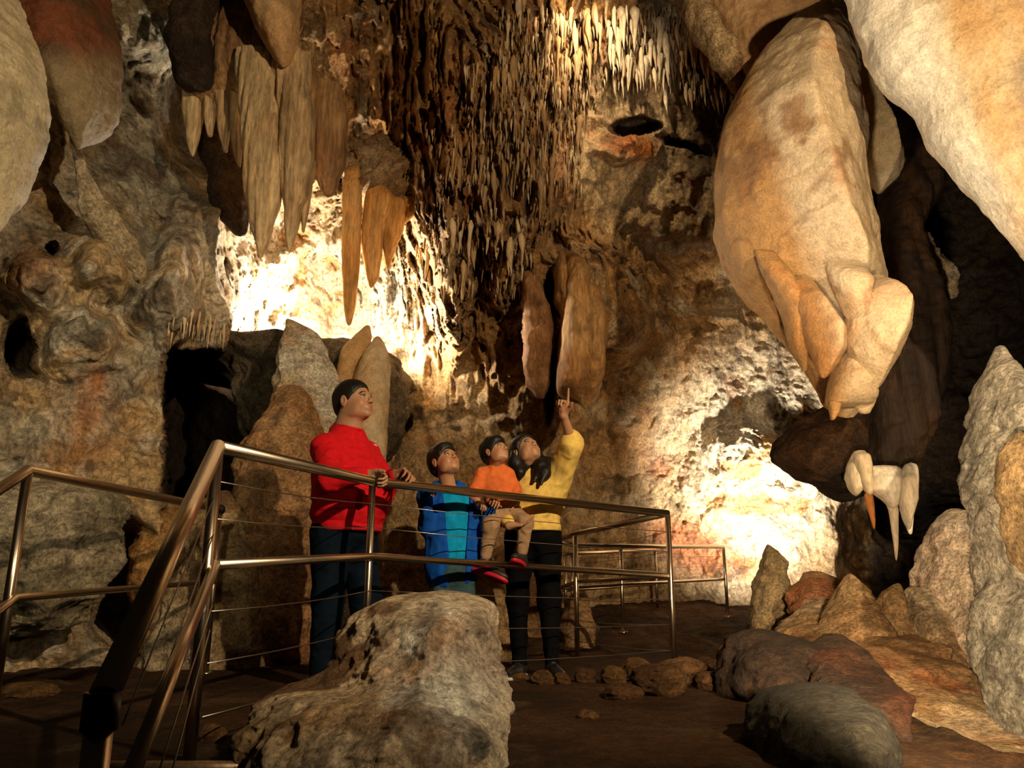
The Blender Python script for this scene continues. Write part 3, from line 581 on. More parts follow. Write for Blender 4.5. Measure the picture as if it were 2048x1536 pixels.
for k, (lb, rw) in enumerate([
    ('long amber stalactite hanging alone in front of the glowing niche', [(330, 690, 722, 7.55, .08), (400, 684, 724, 7.5, .1), (470, 683, 722, 7.5, .1), (540, 684, 719, 7.5, .09), (600, 687, 713, 7.5, .07), (640, 690, 706, 7.5, .05), (652, 693, 703, 7.5, .02)]),
    ('forked amber stalactite right of the long one, thick at the top', [(362, 738, 764, 7.6, .06), (400, 731, 792, 7.6, .12), (430, 726, 782, 7.6, .12), (465, 722, 768, 7.6, .11), (500, 724, 764, 7.6, .1), (530, 729, 760, 7.6, .08), (560, 734, 756, 7.6, .06), (576, 738, 746, 7.6, .02)]),
    ('short amber prong forming the right half of the fork', [(395, 752, 812, 7.66, .09), (430, 756, 812, 7.66, .1), (465, 762, 806, 7.66, .09), (500, 766, 790, 7.66, .06), (522, 769, 783, 7.66, .04), (540, 773, 778, 7.66, .012)]),
    ('amber bracket joining the forked stalactite to the wall on its right', [(392, 815, 838, 7.7, .04), (412, 790, 838, 7.7, .07), (432, 780, 826, 7.7, .07), (450, 776, 808, 7.7, .03)])]):
    rock('stalactite', lb, 'stalactite', rw, 'amber stalactites in front of the glowing niche', c1=(.62, .3, .08), c2=(.66, .38, .14), mat=M_FLUTE, amp=.02, seed=170+k, fine=.005)  # amber tone stands in for lamplight shining through the stone

# --- upper left lobes
rock('hanging_lobe', 'smooth cream lobe hanging at the far left edge', 'rock',
    [(-90, -260, -10, 3.7, .3), (0, -260, 26, 3.7, .35), (60, -260, 50, 3.7, .38), (120, -255, 72, 3.7, .4), (190, -250, 80, 3.7, .4), (250, -240, 74, 3.7, .4), (310, -230, 56, 3.7, .36), (370, -210, 34, 3.7, .3), (430, -180, 10, 3.7, .2), (500, -150, -20, 3.7, .1)],
    c1=(.30, .23, .13), c2=(.40, .32, .19), mat=M_SMOOTH, amp=.05, seed=180)
def lobeb(p, px, py):
    cc = mixc(np.array((.2, .14, .07)), np.array((.14, .085, .04)), sstep(-.2, .3, fbm(p*2, 4, 181)))
    return mixc(cc, mixc(np.array(RUST)*.42, np.array(BROWN)*.35, sstep(-.2, .3, fbm(p*3, 3, 182))), sstep(150, 70, py+20*fbm(p*2, 2, 183)))
rock('hanging_lobe', 'reddish brown veined lobe hanging in the top left corner, pointed below', 'rock',
    [(-90, -120, 190, 4.7, .4), (0, -80, 214, 4.7, .45), (60, -20, 222, 4.7, .46), (110, 30, 224, 4.7, .44), (160, 70, 222, 4.7, .4), (205, 92, 220, 4.7, .34), (240, 125, 206, 4.7, .25), (268, 140, 190, 4.7, .16), (298, 152, 160, 4.7, .04)],
    colfn=lobeb, mat=M_SMOOTH, amp=.05, seed=184)
rock('rock_ridge', 'thin twisting cream ridge running down the left wall below the brown lobe', 'rock',
    [(225, 140, 149, 5.15, .04), (280, 145, 158, 5.15, .06), (330, 154, 170, 5.2, .08), (380, 162, 196, 5.25, .1), (430, 170, 232, 5.35, .14), (480, 190, 270, 5.45, .16), (520, 220, 292, 5.5, .14), (560, 250, 292, 5.55, .06)],
    c1=(.5, .38, .22), c2=CREAM, amp=.06, freq=3, seed=185)

# --- dense fringes of small stalactites
def spike(me_name, L, R, seed, n=9, m=9):
    t = np.linspace(0, 1, n); a = np.linspace(0, 2*np.pi, m, endpoint=False)
    r = R*(1-t)**.75*(1+.25*np.sin(t*9+seed)); r[0] *= .3; r[-1] = R*.03
    bx = .25*R*np.sin(t*4+seed); by = .2*R*np.cos(t*5+seed*2)
    X = bx[:, None]+r[:, None]*np.cos(a); Y = by[:, None]+r[:, None]*np.sin(a); Z = -L*t[:, None]+0*X
    i = np.arange(n-1)[:, None]*m; j = np.arange(m)[None, :]; j2 = (j+1) % m
    f = np.stack([i+j, i+j2, i+m+j2, i+m+j], -1).reshape(-1, 4)
    return np.stack([X, Y, Z], -1).reshape(-1, 3), f
# (row left, row right, x from, x to, length px, count, label, group)
fr = []
def fringe(x0, y0, x1, y1, n, L, spread, out, label, group, w=.24):
    for k in range(n):
        t = (k+rng.random())/n
        fr.append((x0+(x1-x0)*t + rng.normal(0, 3), y0+(y1-y0)*t + rng.normal(0, spread), L*1.35*(.5+.9*rng.random()), w*1.1, out, label, group))
g = 'fringe stalactites around the top centre'
fringe(1010, 75, 1215, 60, 34, 55, 22, .5, 'thin pale stalactite in the dense fringe at top centre', g)
fringe(985, 175, 1190, 95, 36, 48, 20, .4, 'thin tan stalactite in the dark fringe left of the bright streaks', g)
fringe(1215, 60, 1340, 120, 30, 60, 30, .6, 'bright cream stalactite in the fringe under the top lamp glow', g)
fringe(1215, 130, 1350, 160, 26, 50, 22, .5, 'bright cream stalactite in the lower fringe above the pale dome', g)
fringe(1340, 90, 1480, 160, 38, 46, 22, .6, 'orange tinted stalactite in the fringe beside the smooth ceiling bulge', g)
fringe(1360, 175, 1470, 205, 22, 34, 12, .5, 'short pale stalactite in the lowest fringe beside the smooth ceiling bulge', g)
fringe(960, 240, 1170, 260, 32, 45, 30, .3, 'brown stalactite in the shaded curtain left of the pale dome', g)
fringe(860, 330, 1130, 360, 26, 60, 34, .3, 'long brown stalactite low on the shaded curtain', g)
fringe(840, 480, 1050, 520, 20, 52, 30, .25, 'ochre stalactite on the lower edge of the central curtain', g)
g2 = 'soda straws under the left wall'
fringe(332, 655, 450, 668, 18, 34, 8, .12, 'short pale straw hanging over the dark recess in the left wall', g2, .16)
fringe(495, 690, 560, 700, 10, 28, 6, .12, 'bright white straw under the glowing niche', g2, .15)
rng2 = np.random.default_rng(3)
for k, (x, y, L, w, out, lb, gp) in enumerate(fr[:300]):
    Yw = wall_Y(x, y)
    Yp = Yw - (.06 + out*.35*rng2.random())
    Lm = L/F*Yp*1.05; Rm = Lm*w*(.45+.5*rng2.random())*.5
    v, f = spike('s', Lm, Rm, k)
    base = P(x, y-L*.4, Yp)
    kk = rng2.random()
    cA = np.array(TAN)*(1-kk)+np.array(CREAM)*kk
    if 'orange' in lb: cA = cA*np.array([1.1, .85, .65])  # orange lamplight on these spikes painted into their colour
    if 'brown' in lb: cA = cA*np.array([.55, .46, .38])
    if 'tan' in lb: cA = cA*np.array([.8, .7, .58])
    if 'white' in lb or 'cream' in lb: cA = mixc(cA, np.array(WHITE), .4)
    o = mkmesh('fringe_stalactite', v, f, M_STAL, None, True, np.tile(cA, (len(v), 1)))
    o.location = base.tolist(); tag(o, lb, 'stalactite', gp)
# what nobody could count: the tiny ones behind, one object
vs, fs, cs, off = [], [], [], 0
for k in range(1500):
    z = rng2.random()
    if z < .55: x, y = 990+rng2.random()*490, 20+rng2.random()*190
    elif z < .8: x, y = 930+rng2.random()*240, 120+rng2.random()*260
    else: x, y = 830+rng2.random()*240, 250+rng2.random()*330
    if abs(x-1290) < 110 and y > 170: continue
    L = 16+26*rng2.random(); Yp = wall_Y(x, y)-.03-.12*rng2.random(); Lm = L/F*Yp
    v, f = spike('s', Lm, Lm*.1, k, 5, 6)
    v = v+P(x, y-6, Yp); vs.append(v); fs.append(f+off); off += len(v)
    kk = rng2.random(); cs.append(np.tile((np.array(OCHRE)*(1-kk)+np.array(CREAM)*kk)*(.45+.4*kk), (len(v), 1)))
tag(mkmesh('stalactite_fuzz', np.concatenate(vs), np.concatenate(fs), M_STAL, None, True, np.concatenate(cs)), 'countless tiny stalactites coating the wall around the central curtain', 'stalactites', None, 'stuff')
# ------------------------------------------------------------------ railings
M_STEEL = plain_mat('brushed_steel', (.62, .5, .36), rough=.27, metal=1, bump=.1, bscale=90)
M_STEELD = plain_mat('dark_steel_collar', (.03, .028, .026), rough=.35, metal=.8)
M_WIRE = plain_mat('steel_wire', (.42, .38, .33), rough=.35, metal=1)
def tube(name, pts, r, mat, root=None, m=14, capr=True):
    pts = [Vector(p) for p in pts]; vs = []; fs = []
    n = len(pts); up = Vector((0, 0, 1))
    for i, p in enumerate(pts):
        a = pts[max(0, i-1)]; b = pts[min(n-1, i+1)]
        t1 = (p-a).normalized() if i > 0 else (b-p).normalized(); t2 = (b-p).normalized() if i < n-1 else t1
        t = (t1+t2).normalized(); k = 1/max(.35, math.cos(t1.angle(t2)/2)) if t1.angle(t2) > 1e-4 else 1
        side = t.cross(up if abs(t.z) < .95 else Vector((1, 0, 0))).normalized(); u2 = side.cross(t).normalized()
        bis = (t2-t1); bis = bis.normalized() if bis.length > 1e-4 else None
        for j in range(m):
            an = 2*math.pi*j/m; o = side*math.cos(an)*r + u2*math.sin(an)*r
            if bis is not None: o += bis*o.dot(bis)*(k-1)
            vs.append(p+o)
    for i in range(n-1):
        for j in range(m): fs.append((i*m+j, i*m+(j+1) % m, (i+1)*m+(j+1) % m, (i+1)*m+j))
    fs.append(tuple(range(m))[::-1]); fs.append(tuple((n-1)*m+j for j in range(m)))
    o = mkmesh(name, [v[:] for v in vs], fs, mat, None, False)
    for p_ in o.data.polygons: p_.use_smooth = len(p_.vertices) == 4
    return adopt(o, root) if root else o
def ball(name, c, r, mat, root, sx=1, sz=1):
    vs = []; fs = []; n, m = 10, 16
    for i in range(n+1):
        for j in range(m):
            a = math.pi*i/n; b = 2*math.pi*j/m
            vs.append((c[0]+r*sx*math.sin(a)*math.cos(b), c[1]+r*sx*math.sin(a)*math.sin(b), c[2]+r*sz*math.cos(a)))
    for i in range(n):
        for j in range(m): fs.append((i*m+j, (i+1)*m+j, (i+1)*m+(j+1) % m, i*m+(j+1) % m))
    return adopt(mkmesh(name, vs, fs, mat), root)
def post(p_top, zfoot, root, r=.019):
    foot = Vector((p_top.x, p_top.y, zfoot))
    q_ = tube('post', [foot, p_top-Vector((0, 0, .012))], r, M_STEEL, root)
    b = tube('foot_plate', [foot, foot+Vector((0, 0, .014))], r*2.3, M_STEEL, None); b.parent = q_; b.matrix_parent_inverse = q_.matrix_world.inverted()
    return q_
bpy.context.view_layer.update()
A = V(436, 893, 2.75); B = V(745, 963, 4.2); C = V(1335, 1027, 5.35); E = V(205, 1398, 1.45)
Am = V(431, 1129, 2.78); Bm = V(745, 1113, 4.2); Cm = V(1335, 1151, 5.35)
D = V(1150, 1068, 6.25); Dm = V(1155, 1163, 6.25); G = V(1108, 1082, 6.75); Gm = V(1108, 1180, 6.75)
gr = empty('guard_railing', (A.x, A.y, 0), 'steel guard railing with handrail, posts and wires that the family leans on', 'railing')
tube('handrail', [E, A], .026, M_STEEL, gr); tube('handrail', [A, B, C], .025, M_STEEL, gr); tube('handrail', [C, D, G], .022, M_STEEL, gr)
Em = V(225, 1640, 1.5)
tube('midrail', [Em, Am], .018, M_STEEL, gr); tube('midrail', [Am, Bm, Cm], .0195, M_STEEL, gr); tube('midrail', [Cm, Dm, Gm], .0165, M_STEEL, gr)
post(A, -.02, gr, .021); post(B, -.02, gr); post(C, -.1, gr); post(D, -.02, gr)
pe = tube('post', [E-Vector((0, 0, .75)), E-Vector((0, 0, .02))], .024, M_STEEL, gr)
cb = ball('collar', E, .031, M_STEELD, None, 1, .8) if False else None
col_ = tube('collar', [E+Vector((0, 0, .012)), E-Vector((0, 0, .05))], .031, M_STEELD, None); adopt(col_, gr)
for fr_ in (.3, .62): # wires between hand rail and mid rail, sagging slightly
    for a_, b_ in (((A, Am), (B, Bm)), ((B, Bm), (C, Cm)), ((C, Cm), (D, Dm))):
        s, e = a_[0].lerp(a_[1], fr_), b_[0].lerp(b_[1], fr_)
        tube('cable', [s.lerp(e, t)-Vector((0, 0, .012*4*t*(1-t))) for t in (0, .25, .5, .75, 1)], .0026, M_WIRE, gr, 6)
for fr_ in (.25, .52, .79):
    for a_, b_ in ((Am, Bm), (Bm, Cm), (Cm, Dm)):
        s = Vector((a_.x, a_.y, a_.z*(1-fr_))); e = Vector((b_.x, b_.y, b_.z*(1-fr_)))
        tube('cable', [s.lerp(e, t)-Vector((0, 0, .012*4*t*(1-t))) for t in (0, .25, .5, .75, 1)], .0026, M_WIRE, gr, 6)
for x1, y1, x0, y0 in ((432, 985, 245, 1450), (430, 1060, 262, 1536), (425, 1210, 312, 1560), (420, 1260, 335, 1575)):
    tube('cable', [V(x1, y1, 2.77), V(x0, y0, 1.75)], .0022, M_WIRE, gr, 6)

lr = empty('stair_railing', (V(50, 945, 3.4).x, 3.4, 0), 'steel railing along the left wall ending in a round knob near the corner post', 'railing')
a1 = V(56, 941, 3.45); a0 = V(-160, 1080, 2.6); a2 = V(440, 1019, 5.28)
b1 = V(30, 1196, 3.45); b0 = V(-160, 1345, 2.6); b2 = V(430, 1163, 5.28)
tube('handrail', [a0, a1, a2], .024, M_STEEL, lr); tube('midrail', [b0, b1, b2], .017, M_STEEL, lr)
post(Vector((a1.x, a1.y, a1.z)), -.02, lr, .022); post(a2, -.01, lr, .019); ball('end_knob', a2, .036, M_STEELD, lr)

fr_r = empty('far_railing', (V(1445, 1093, 9.2).x, 9.2, gz(2.3, 9.2)), 'distant thin steel railing beyond the platform, at the foot of the slope', 'railing')
h = [V(1112, 1082, 7.3), V(1150, 1091, 7.5), V(1241, 1092, 7.9), V(1447, 1094, 9.3)]
hm = [V(1112, 1178, 7.3), V(1150, 1175, 7.5), V(1244, 1169, 7.9), V(1450, 1158, 9.3)]
tube('handrail', h, .021, M_STEEL, fr_r); tube('midrail', hm, .016, M_STEEL, fr_r)
for p_ in h[2:]: post(p_, gz(p_.x, p_.y)-.02, fr_r, .018)
for f_ in (.3, .6): tube('cable', [a.lerp(b, f_) for a, b in zip(h, hm)], .0025, M_WIRE, fr_r, 6)
br = empty('back_railing', (V(1310, 1098, 9.5).x, 9.5, gz(1.6, 9.5)), 'farthest low railing seen behind the distant one, with three posts', 'railing')
h2 = [V(1112, 1110, 8.4), V(1145, 1107, 8.6), V(1310, 1099, 9.8)]
h3 = [V(1112, 1182, 8.4), V(1145, 1180, 8.6), V(1312, 1168, 9.8)]
tube('handrail', h2, .02, M_STEEL, br); tube('midrail', h3, .015, M_STEEL, br)
for p_ in (V(1130, 1110, 8.5), V(1143, 1107, 8.6), h2[2]): post(p_, gz(p_.x, p_.y)-.02, br, .017)

# platform edge and the steps down towards the viewer
M_EDGE = plain_mat('worn_steel_edge', (.3, .2, .11), rough=.45, metal=.7, noise=.3)
M_CONC = plain_mat('stair_concrete', (.1, .075, .05), rough=.9, noise=.35, nscale=25, bump=.5, bscale=60, bdist=.01)
def box(name, x0, x1, y0, y1, z0, z1, mat, root=None):
    v = [(x, y, z) for x in (x0, x1) for y in (y0, y1) for z in (z0, z1)]
    f = [(0, 1, 3, 2), (4, 6, 7, 5), (0, 4, 5, 1), (2, 3, 7, 6), (0, 2, 6, 4), (1, 5, 7, 3)]
    o = mkmesh(name, v, f, mat, None, False)
    md = o.modifiers.new('bevel', 'BEVEL'); md.width = min(.006, (z1-z0)*.3); md.segments = 2
    return adopt(o, root) if root else o
st = empty('staircase', (-1.2, 2.4, 0), 'dark concrete stairs with a steel edged top step at the bottom left', 'stairs')
tube('step_nosing', [V(205, 1534, 2.66), V(545, 1534, 2.66)], .018, M_EDGE, st)
for k in range(4):
    s_ = box('step', -2.6, .4, 2.62-.3*(k+1), 2.62-.3*k, -.16*(k+1)-.16, -.16*(k+1), M_CONC, st)
# ------------------------------------------------------------------ figures: distance fields turned into one surface
def J(px, z, Y):
    dep = Y*CP+(z-CZ)*SP; return Vector(((px-1024)/F*dep, Y, z))
def unit(v): return Vector(v).normalized()
class Sdf:
    def __init__(s, lo, hi, h):
        s.lo = np.array(lo, np.float32); s.h = h
        s.n = np.ceil((np.array(hi)-np.array(lo))/h).astype(int)+1
        s.ax = [s.lo[k]+h*np.arange(s.n[k], dtype=np.float32) for k in range(3)]
        s.F = np.full(s.n, .3, np.float32)
    def blk(s, lo, hi, m):
        a = np.clip(np.floor((np.array(lo)-m-s.lo)/s.h).astype(int), 0, s.n-1); b = np.clip(np.ceil((np.array(hi)+m-s.lo)/s.h).astype(int)+1, 1, s.n)
        sl = tuple(slice(a[k], b[k]) for k in range(3))
        g = np.meshgrid(*[s.ax[k][sl[k]] for k in range(3)], indexing='ij', sparse=True)
        return sl, g
    def put(s, sl, d, k, sub=False):
        A_ = s.F[sl]
        if sub: d = -d; h = np.maximum(k-np.abs(A_-d), 0)/k; s.F[sl] = np.maximum(A_, d)+h*h*k*.25
        else: h = np.maximum(k-np.abs(A_-d), 0)/k; s.F[sl] = np.minimum(A_, d)-h*h*k*.25
    def cap(s, a, b, ra, rb=None, k=.02, sub=False, sq=None):
        rb = ra if rb is None else rb; a = np.array(a[:], np.float32); b = np.array(b[:], np.float32); R = max(ra, rb)
        sl, (x, y, z) = s.blk(np.minimum(a, b)-R, np.maximum(a, b)+R, k+.02)
        ab = b-a; L2 = max(1e-9, float(ab@ab)); t = np.clip(((x-a[0])*ab[0]+(y-a[1])*ab[1]+(z-a[2])*ab[2])/L2, 0, 1)
        d = np.sqrt((x-a[0]-t*ab[0])**2+(y-a[1]-t*ab[1])**2+(z-a[2]-t*ab[2])**2)-(ra+(rb-ra)*t)
        s.put(sl, d, k, sub); return s
    def ell(s, c, r, M=None, k=.02, sub=False):
        c = np.array(c[:], np.float32); R = max(r); sl, (x, y, z) = s.blk(c-R, c+R, k+.02)
        x = x-c[0]; y = y-c[1]; z = z-c[2]
        if M is not None:
            u = [M[i][0]*x+M[i][1]*y+M[i][2]*z for i in range(3)]
        else: u = [x, y, z]
        k0 = np.sqrt((u[0]/r[0])**2+(u[1]/r[1])**2+(u[2]/r[2])**2); k1 = np.sqrt((u[0]/r[0]**2)**2+(u[1]/r[1]**2)**2+(u[2]/r[2]**2)**2)+1e-6
        s.put(sl, k0*(k0-1)/k1, k, sub); return s
    def plane(s, p, n, k=.01):     # keep the side that n points away from
        x, y, z = np.meshgrid(*s.ax, indexing='ij', sparse=True); n = unit(n)
        d = (x-p[0])*n[0]+(y-p[1])*n[1]+(z-p[2])*n[2]
        h = np.maximum(k-np.abs(s.F-d), 0)/k; s.F = np.maximum(s.F, d)+h*h*k*.25; return s
    def noise(s, amp, freq, seed=0, stretch=(1, 1, 1), kind='fbm'):
        m = np.abs(s.F) < .03; idx = np.nonzero(m)
        p = np.stack([s.ax[k][idx[k]]*freq*stretch[k] for k in range(3)], -1).astype(float)
        v = fbm(p, 2, seed) if kind == 'fbm' else ridged(p, 2, seed)-.3
        s.F[idx] -= (amp*v).astype(np.float32); return s
    def mesh(s):
        Fd = s.F; ins = Fd < 0
        c = np.zeros(s.n-1, np.int8)
        for dx in (0, 1):
            for dy in (0, 1):
                for dz in (0, 1): c += ins[dx:s.n[0]-1+dx, dy:s.n[1]-1+dy, dz:s.n[2]-1+dz]
        act = (c > 0) & (c < 8); I = np.stack(np.nonzero(act), -1); idm = np.full(act.shape, -1, np.int64); idm[act] = np.arange(len(I))
        acc = np.zeros((len(I), 3)); cnt = np.zeros(len(I))
        cor = [(a, b, d) for a in (0, 1) for b in (0, 1) for d in (0, 1)]
        for p in cor:
            for ax in range(3):
                if p[ax]: continue
                q = list(p); q[ax] = 1
                fa = Fd[I[:, 0]+p[0], I[:, 1]+p[1], I[:, 2]+p[2]]; fb = Fd[I[:, 0]+q[0], I[:, 1]+q[1], I[:, 2]+q[2]]
                m = (fa < 0) != (fb < 0); t = np.where(m, fa/np.where(fa == fb, 1, fa-fb), 0)
                pos = np.tile(np.array(p, float), (len(I), 1)); pos[:, ax] += t
                acc += pos*m[:, None]; cnt += m
        vs = s.lo + (I + acc/cnt[:, None])*s.h
        fs = []
        for ax in range(3):
            o1, o2 = [(1, 2), (2, 0), (0, 1)][ax]
            a = [slice(1, -1)]*3; a[ax] = slice(0, -1); b = list(a); b[ax] = slice(1, None)
            A_, B_ = ins[tuple(a)], ins[tuple(b)]; base = np.array([1, 1, 1]); base[ax] = 0
            for sgn in (0, 1):
                m = (A_ & ~B_) if sgn else (~A_ & B_)
                G_ = np.stack(np.nonzero(m), -1)+base
                if not len(G_): continue
                def cell(d1, d2):
                    g_ = G_.copy(); g_[:, o1] -= d1; g_[:, o2] -= d2
                    return idm[g_[:, 0], g_[:, 1], g_[:, 2]]
                qd = [cell(1, 1), cell(0, 1), cell(0, 0), cell(1, 0)]
                if not sgn: qd = qd[::-1]
                fs.append(np.stack(qd, -1))
        return vs, np.concatenate(fs)
    def build(s, name, mat, root, col=None, sm=1):
        vs, fs = s.mesh()
        fs = fs[(fs >= 0).all(1)]
        for _ in range(sm):
            acc = np.zeros_like(vs); cnt = np.zeros(len(vs))
            for a, b in ((0, 1), (1, 2), (2, 3), (3, 0)):
                np.add.at(acc, fs[:, a], vs[fs[:, b]]); np.add.at(cnt, fs[:, a], 1)
                np.add.at(acc, fs[:, b], vs[fs[:, a]]); np.add.at(cnt, fs[:, b], 1)
            vs = .5*vs + .5*acc/np.maximum(cnt, 1)[:, None]
        o = mkmesh(name, vs, fs, mat, None, True, col(vs) if col else None)
        return adopt(o, root)
def skin_mat():
    m, N, L, b = new_mat('skin'); at = N.new('ShaderNodeAttribute'); at.attribute_name = 'Col'
    L.new(at.outputs['Color'], b.inputs['Base Color']); b.inputs['Roughness'].default_value = .5
    b.inputs['Subsurface Weight'].default_value = .05; b.inputs['Subsurface Radius'].default_value = (.012, .004, .002); b.inputs['Subsurface Scale'].default_value = 1
    return m
M_SKIN = skin_mat()
M_HAIR = plain_mat('black_hair', (.008, .0055, .0045), rough=.5, spec=.4, bump=.35, bscale=140, bdist=.004)
M_EYE = skin_mat(); M_EYE.name = 'eye'; M_EYE.node_tree.nodes['Principled BSDF'].inputs['Roughness'].default_value = .12; M_EYE.node_tree.nodes['Principled BSDF'].inputs['Subsurface Weight'].default_value = 0
def cloth(name, col, rough=.85, bump=.5, sc=350):
    m = plain_mat(name, col, rough, spec=.2, noise=.16, nscale=30, bump=bump, bscale=sc, bdist=.002)
    N, L = m.node_tree.nodes, m.node_tree.links; b = N['Principled BSDF']; fine = b.inputs['Normal'].links[0].from_node
    tc = N.new('ShaderNodeTexCoord'); w1 = N.new('ShaderNodeTexNoise'); w1.noise_type = 'RIDGED_MULTIFRACTAL'
    w1.inputs['Scale'].default_value = 7; w1.inputs['Detail'].default_value = 3; w1.inputs['Distortion'].default_value = 1.2
    L.new(tc.outputs['Object'], w1.inputs['Vector'])
    b2 = N.new('ShaderNodeBump'); b2.inputs['Strength'].default_value = .75; b2.inputs['Distance'].default_value = .022
    L.new(w1.outputs[0], b2.inputs['Height']); L.new(b2.outputs[0], fine.inputs['Normal'])
    return m

class Head:
    def __init__(s, c, fwd, up, size=1., rot=0):
        s.c = Vector(c); s.f = unit(fwd); s.l = unit(Vector(up).cross(s.f)); s.u = s.f.cross(s.l); s.s = size
        s.M = [s.f, s.l, s.u]
    def w(s, x, y, z): return s.c + (s.f*x+s.l*y+s.u*z)*s.s
    def r(s, *a): return tuple(v*s.s for v in a)
    def sculpt(s, g, neck, rn, child=0.):
        S = s.s; w = s.w; k = .02*S
        g.ell(w(-.014, 0, .034), s.r(.1, .077, .089), s.M, k)
        g.ell(w(.028, 0, -.026), s.r(.06, .058, .073), s.M, .035*S)
        g.ell(w(.05, 0, -.072), s.r(.035, .034+.008*child, .024), s.M, .03*S)
        g.ell(w(.077, 0, -.086), s.r(.013, .016, .011), s.M, .018*S)
        for y in (-1, 1):
            g.ell(w(.056, y*.036, -.03), s.r(.03, .024, .028), s.M, .02*S)
            g.ell(w(.02, y*.052, -.06), s.r(.032, .012, .028), s.M, .025*S)
        g.cap(w(.082, -.028, .024), w(.082, .028, .024), .011*S, None, .014*S)
        for y in (-1, 1): g.ell(w(.1, y*.031, .006), s.r(.015, .018, .011), s.M, .007*S, True)
        g.cap(w(.088, 0, .018), w(.107, 0, -.018), .0062*S, .0098*S, .012*S)
        g.ell(w(.107, 0, -.021), s.r(.0095, .0095, .0078), s.M, .008*S)
        for y in (-1, 1): g.ell(w(.099, y*.0125, -.026), s.r(.0095, .0068, .0068), s.M, .005*S)
        g.ell(w(.086, 0, -.054), s.r(.014, .027, .017), s.M, .014*S)
        g.ell(w(.098, 0, -.05), s.r(.0065, .022, .0055), s.M, .004*S)
        g.ell(w(.096, 0, -.0615), s.r(.0065, .0185, .006), s.M, .004*S)
        g.cap(w(.107, -.02, -.0558), w(.107, .02, -.0558), .0028*S, None, .002*S, True)
        for y in (-1, 1):     # eyelids
            g.cap(w(.086, y*.019, .0155), w(.0825, y*.043, .0145), .0045*S, .004*S, .003*S)
            g.cap(w(.084, y*.02, -.0065), w(.08, y*.041, -.006), .0036*S, .004*S, .003*S)
        for y in (-1, 1):     # ears
            g.ell(w(-.008, y*.081, -.004), s.r(.02, .0075, .033), s.M, .008*S)
            g.ell(w(-.004, y*.0885, .002), s.r(.011, .006, .018), s.M, .004*S, True)
        g.cap(w(-.028, 0, -.045), neck, rn*.94, rn, .016*S)
    def eyes(s, root, look):
        look = unit(look)
        for y in (-1, 1):
            c = s.w(.0758, y*.031, .0055); r = .0128*s.s; n, m = 14, 18; vs = []; fs = []; cs = []
            ax = look; t1 = unit(ax.orthogonal()); t2 = ax.cross(t1)
            for i in range(n+1):
                th = math.pi*(i/n)**1.35 if i < n else math.pi
                for j in range(m):
                    ph = 2*math.pi*j/m; d = ax*math.cos(th)+(t1*math.cos(ph)+t2*math.sin(ph))*math.sin(th)
                    vs.append((c+d*r)[:]); cs.append((.01, .008, .006) if th < .34 else ((.035, .018, .009) if th < .72 else (.5, .42, .36)))
            for i in range(n):
                for j in range(m): fs.append((i*m+j, (i+1)*m+j, (i+1)*m+(j+1) % m, i*m+(j+1) % m))
            adopt(mkmesh('eye', vs, fs, M_EYE, None, True, np.array(cs)), root)
            pts = [s.w(.088, y*.014, .022), s.w(.092, y*.026, .0285), s.w(.085, y*.041, .028), s.w(.074, y*.05, .021)]
            g = Sdf(np.min([p[:] for p in pts], 0)-.015, np.max([p[:] for p in pts], 0)+.015, .0022)
            for a, b in zip(pts, pts[1:]): g.cap(a, b, .0036*s.s, .0028*s.s, .003)
            g.build('eyebrow', M_HAIR, root)
            pts = [s.w(.0895, y*.018, .011), s.w(.0905, y*.031, .0165), s.w(.082, y*.045, .010)]
            g = Sdf(np.min([p[:] for p in pts], 0)-.015, np.max([p[:] for p in pts], 0)+.015, .0018)
            for a, b in zip(pts, pts[1:]): g.cap(a, b, .0018*s.s, .0018*s.s, .002)
            g.build('eyelashes', M_HAIR, root)
    def skincol(s, base, stubble=0):
        base = np.array(base)
        def fn(vs):
            d = vs-np.array(s.c[:]); x = d@np.array(s.f[:])/s.s; y = d@np.array(s.l[:])/s.s; z = d@np.array(s.u[:])/s.s
            c = np.tile(base, (len(vs), 1))
            lip = (1-sstep(.7, 1.1, np.hypot(y/.022, (z+.0555)/.0125)))*(x > .085)
            c = mixc(c, base*np.array([.85, .52, .48]), lip*.7)
            ck = (1-sstep(.4, 1.2, np.sqrt(((x-.07)/.04)**2+((np.abs(y)-.042)/.025)**2+((z+.03)/.03)**2)))
            c = mixc(c, base*np.array([1.08, .8, .72]), ck*.5)
            soc = (1-sstep(.6, 1.2, np.hypot((np.abs(y)-.031)/.02, (z-.008)/.014)))*(x > .06)
            c = mixc(c, base*.62, soc*.6)
            if stubble:
                st_ = sstep(-.03, -.05, z)*(1-sstep(-.3, -.12, z*0+z-.0))*sstep(0, .03, x)*(z > -.12)*(1-lip)
                c = mixc(c, base*np.array([.55, .52, .5]), st_*stubble)
            return c
        return fn
    def haircap(s, root, cut=((.092, .078), (-.072, -.075)), th=.013, extra=None, amp=.004, h=.004, spiky=0):
        S = s.s; g = Sdf(np.array(s.c[:])-.26*S, np.array(s.c[:])+.26*S, h)
        g.ell(s.w(-.016, 0, .038), s.r(.1+th, .077+th*.75, .089+th*1.1), s.M, .02*S)
        g.ell(s.w(-.075, 0, -.02), s.r(.035, .058, .05), s.M, .03*S)
        a, b = cut; dx, dz = a[0]-b[0], a[1]-b[1]
        g.plane(s.w(a[0], 0, a[1]), s.f*dz - s.u*dx, .012*S)
        if extra: extra(g)
        for y in (-1, 1): g.ell(s.w(.0, y*.088, -.012), s.r(.024, .014, .034), s.M, .008*S, True)
        g.noise(amp*.55, 60, 5, (1, 1, .45), 'r'); g.noise(amp*.8, 18, 8)
        g.build('hair', M_HAIR, root)
